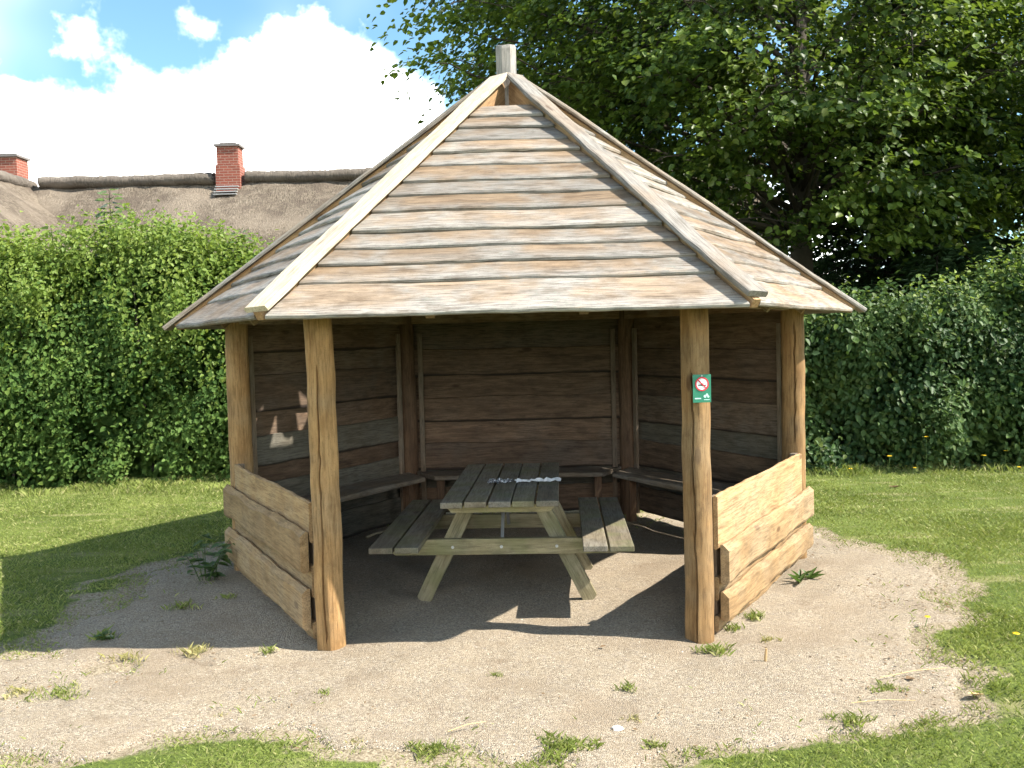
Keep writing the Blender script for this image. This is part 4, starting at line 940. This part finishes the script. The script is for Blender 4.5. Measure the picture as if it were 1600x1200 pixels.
p = at(1195, 1036); stick([(p.x, p.y, -.02), (p.x + .004, p.y, .03), (p.x + .008, p.y, .075)], .008, 'wooden_peg', 'thin wooden peg standing in the gravel right of the front post', 'peg', M['peg'])
for i, (a, c, lb) in enumerate((((1375, 1065), (1480, 1050), 'dry straw stalk across the gravel rim at right'), ((700, 1150), (760, 1135), 'dry straw stalk on the gravel near the bottom'), ((1330, 1105), (1430, 1102), 'dry straw stalk nearest the lower right corner'))):
    p, q = at(*a), at(*c); stick([(p.x, p.y, .02), ((p.x + q.x) / 2, (p.y + q.y) / 2, .03), (q.x, q.y, .022)], .0022, 'straw', lb, 'straw', M['dryl'])
def dry_leaf(px, py, s, mat, label, seed, z=None):
    g = random.Random(seed); p = at(px, py); V = []; k = 7
    for i in range(k): a = 6.283 * i / k; V.append((s * math.cos(a) * g.uniform(.6, 1.1), s * .7 * math.sin(a) * g.uniform(.6, 1.1), g.uniform(.004, s * .6)))
    V.append((0, 0, .004)); o = mesh_obj('fallen_leaf', pmesh('fallen_leaf', V, [(i, (i + 1) % k, k) for i in range(k)]), mat); o.location = (p.x, p.y, floor_z(p.x, p.y) + .004); tag(o, label, 'leaf', 'fallen leaves')
dry_leaf(637, 871, .04, M['dry'], 'dark fallen leaf under the left table bench', 1); dry_leaf(567, 942, .03, M['dry'], 'small dark leaf on the gravel right of the left front post', 2)
dry_leaf(1525, 1092, .045, M['dryl'], 'pale brown fallen leaf on the lawn at lower right', 3); dry_leaf(1422, 1065, .03, M['dry'], 'dark fallen leaf on the gravel rim at right', 4); dry_leaf(942, 1014, .018, M['dry'], 'small dark leaf on the sunlit gravel before the entrance', 5); dry_leaf(1398, 767, .06, M['dry'], 'dark leaf on the lawn before the right hedge', 6)
# brown bits of leaf and twig caught at the rim of the gravel
n_l = 2600; lx = npr.uniform(-3.2, 3.4, n_l * 6); ly = npr.uniform(-3.3, 1.4, n_l * 6); lg = gravel_field(lx, ly)
kp = (lg > -.12) & (lg < .75) & (npr.random(len(lx)) < np.where(lx > 1.2, .9, .3) * np.clip(.9 - lg, 0, 1)) & (vnoise(lx, ly, 3.4, 11) > .05) & in_view(lx, ly); lx, ly = lx[kp][:n_l], ly[kp][:n_l]; k = len(lx)
la = npr.uniform(0, 6.28, k); ll = npr.uniform(.004, .016, k); lw_ = npr.uniform(.0015, .006, k); Vl = np.zeros((k, 4, 3))
for j, (u_, v_) in enumerate(((-1, 0), (0, -1), (1, 0), (0, 1))):
    Vl[:, j, 0] = lx + u_ * ll * np.cos(la) - v_ * lw_ * np.sin(la); Vl[:, j, 1] = ly + u_ * ll * np.sin(la) + v_ * lw_ * np.cos(la); Vl[:, j, 2] = .014 + npr.uniform(0, .008, k)
lo = mesh_obj('leaf_litter', big_mesh('leaf_litter', Vl.reshape(-1, 3), np.arange(k * 4).reshape(-1, 4)), M['dry']); tag(lo, 'scattered brown bits of leaf and twig along the gravel rim', 'leaf litter', kind='stuff')
M['stone'] = plain('white_stone', (.62, .6, .56), .8, 0, .15, 40, .3)
g = random.Random(9); V = []; ns = 8
for r, z in ((.6, 0), (1, .3), (.8, .65), (.3, .85)):
    for k in range(ns): a = 6.283 * k / ns; j = g.uniform(.8, 1.15); V.append((.028 * r * j * math.cos(a), .02 * r * j * math.sin(a), .026 * z))
Fc = [(i * ns + k, i * ns + (k + 1) % ns, (i + 1) * ns + (k + 1) % ns, (i + 1) * ns + k) for i in range(3) for k in range(ns)] + [tuple(range(3 * ns, 4 * ns))]
p = at(965, 1143); o = mesh_obj('white_stone', pmesh('white_stone', V, Fc), M['stone']); o.location = (p.x, p.y, .003); tag(o, 'white stone on the gravel right of the bottom grass tufts', 'stone')
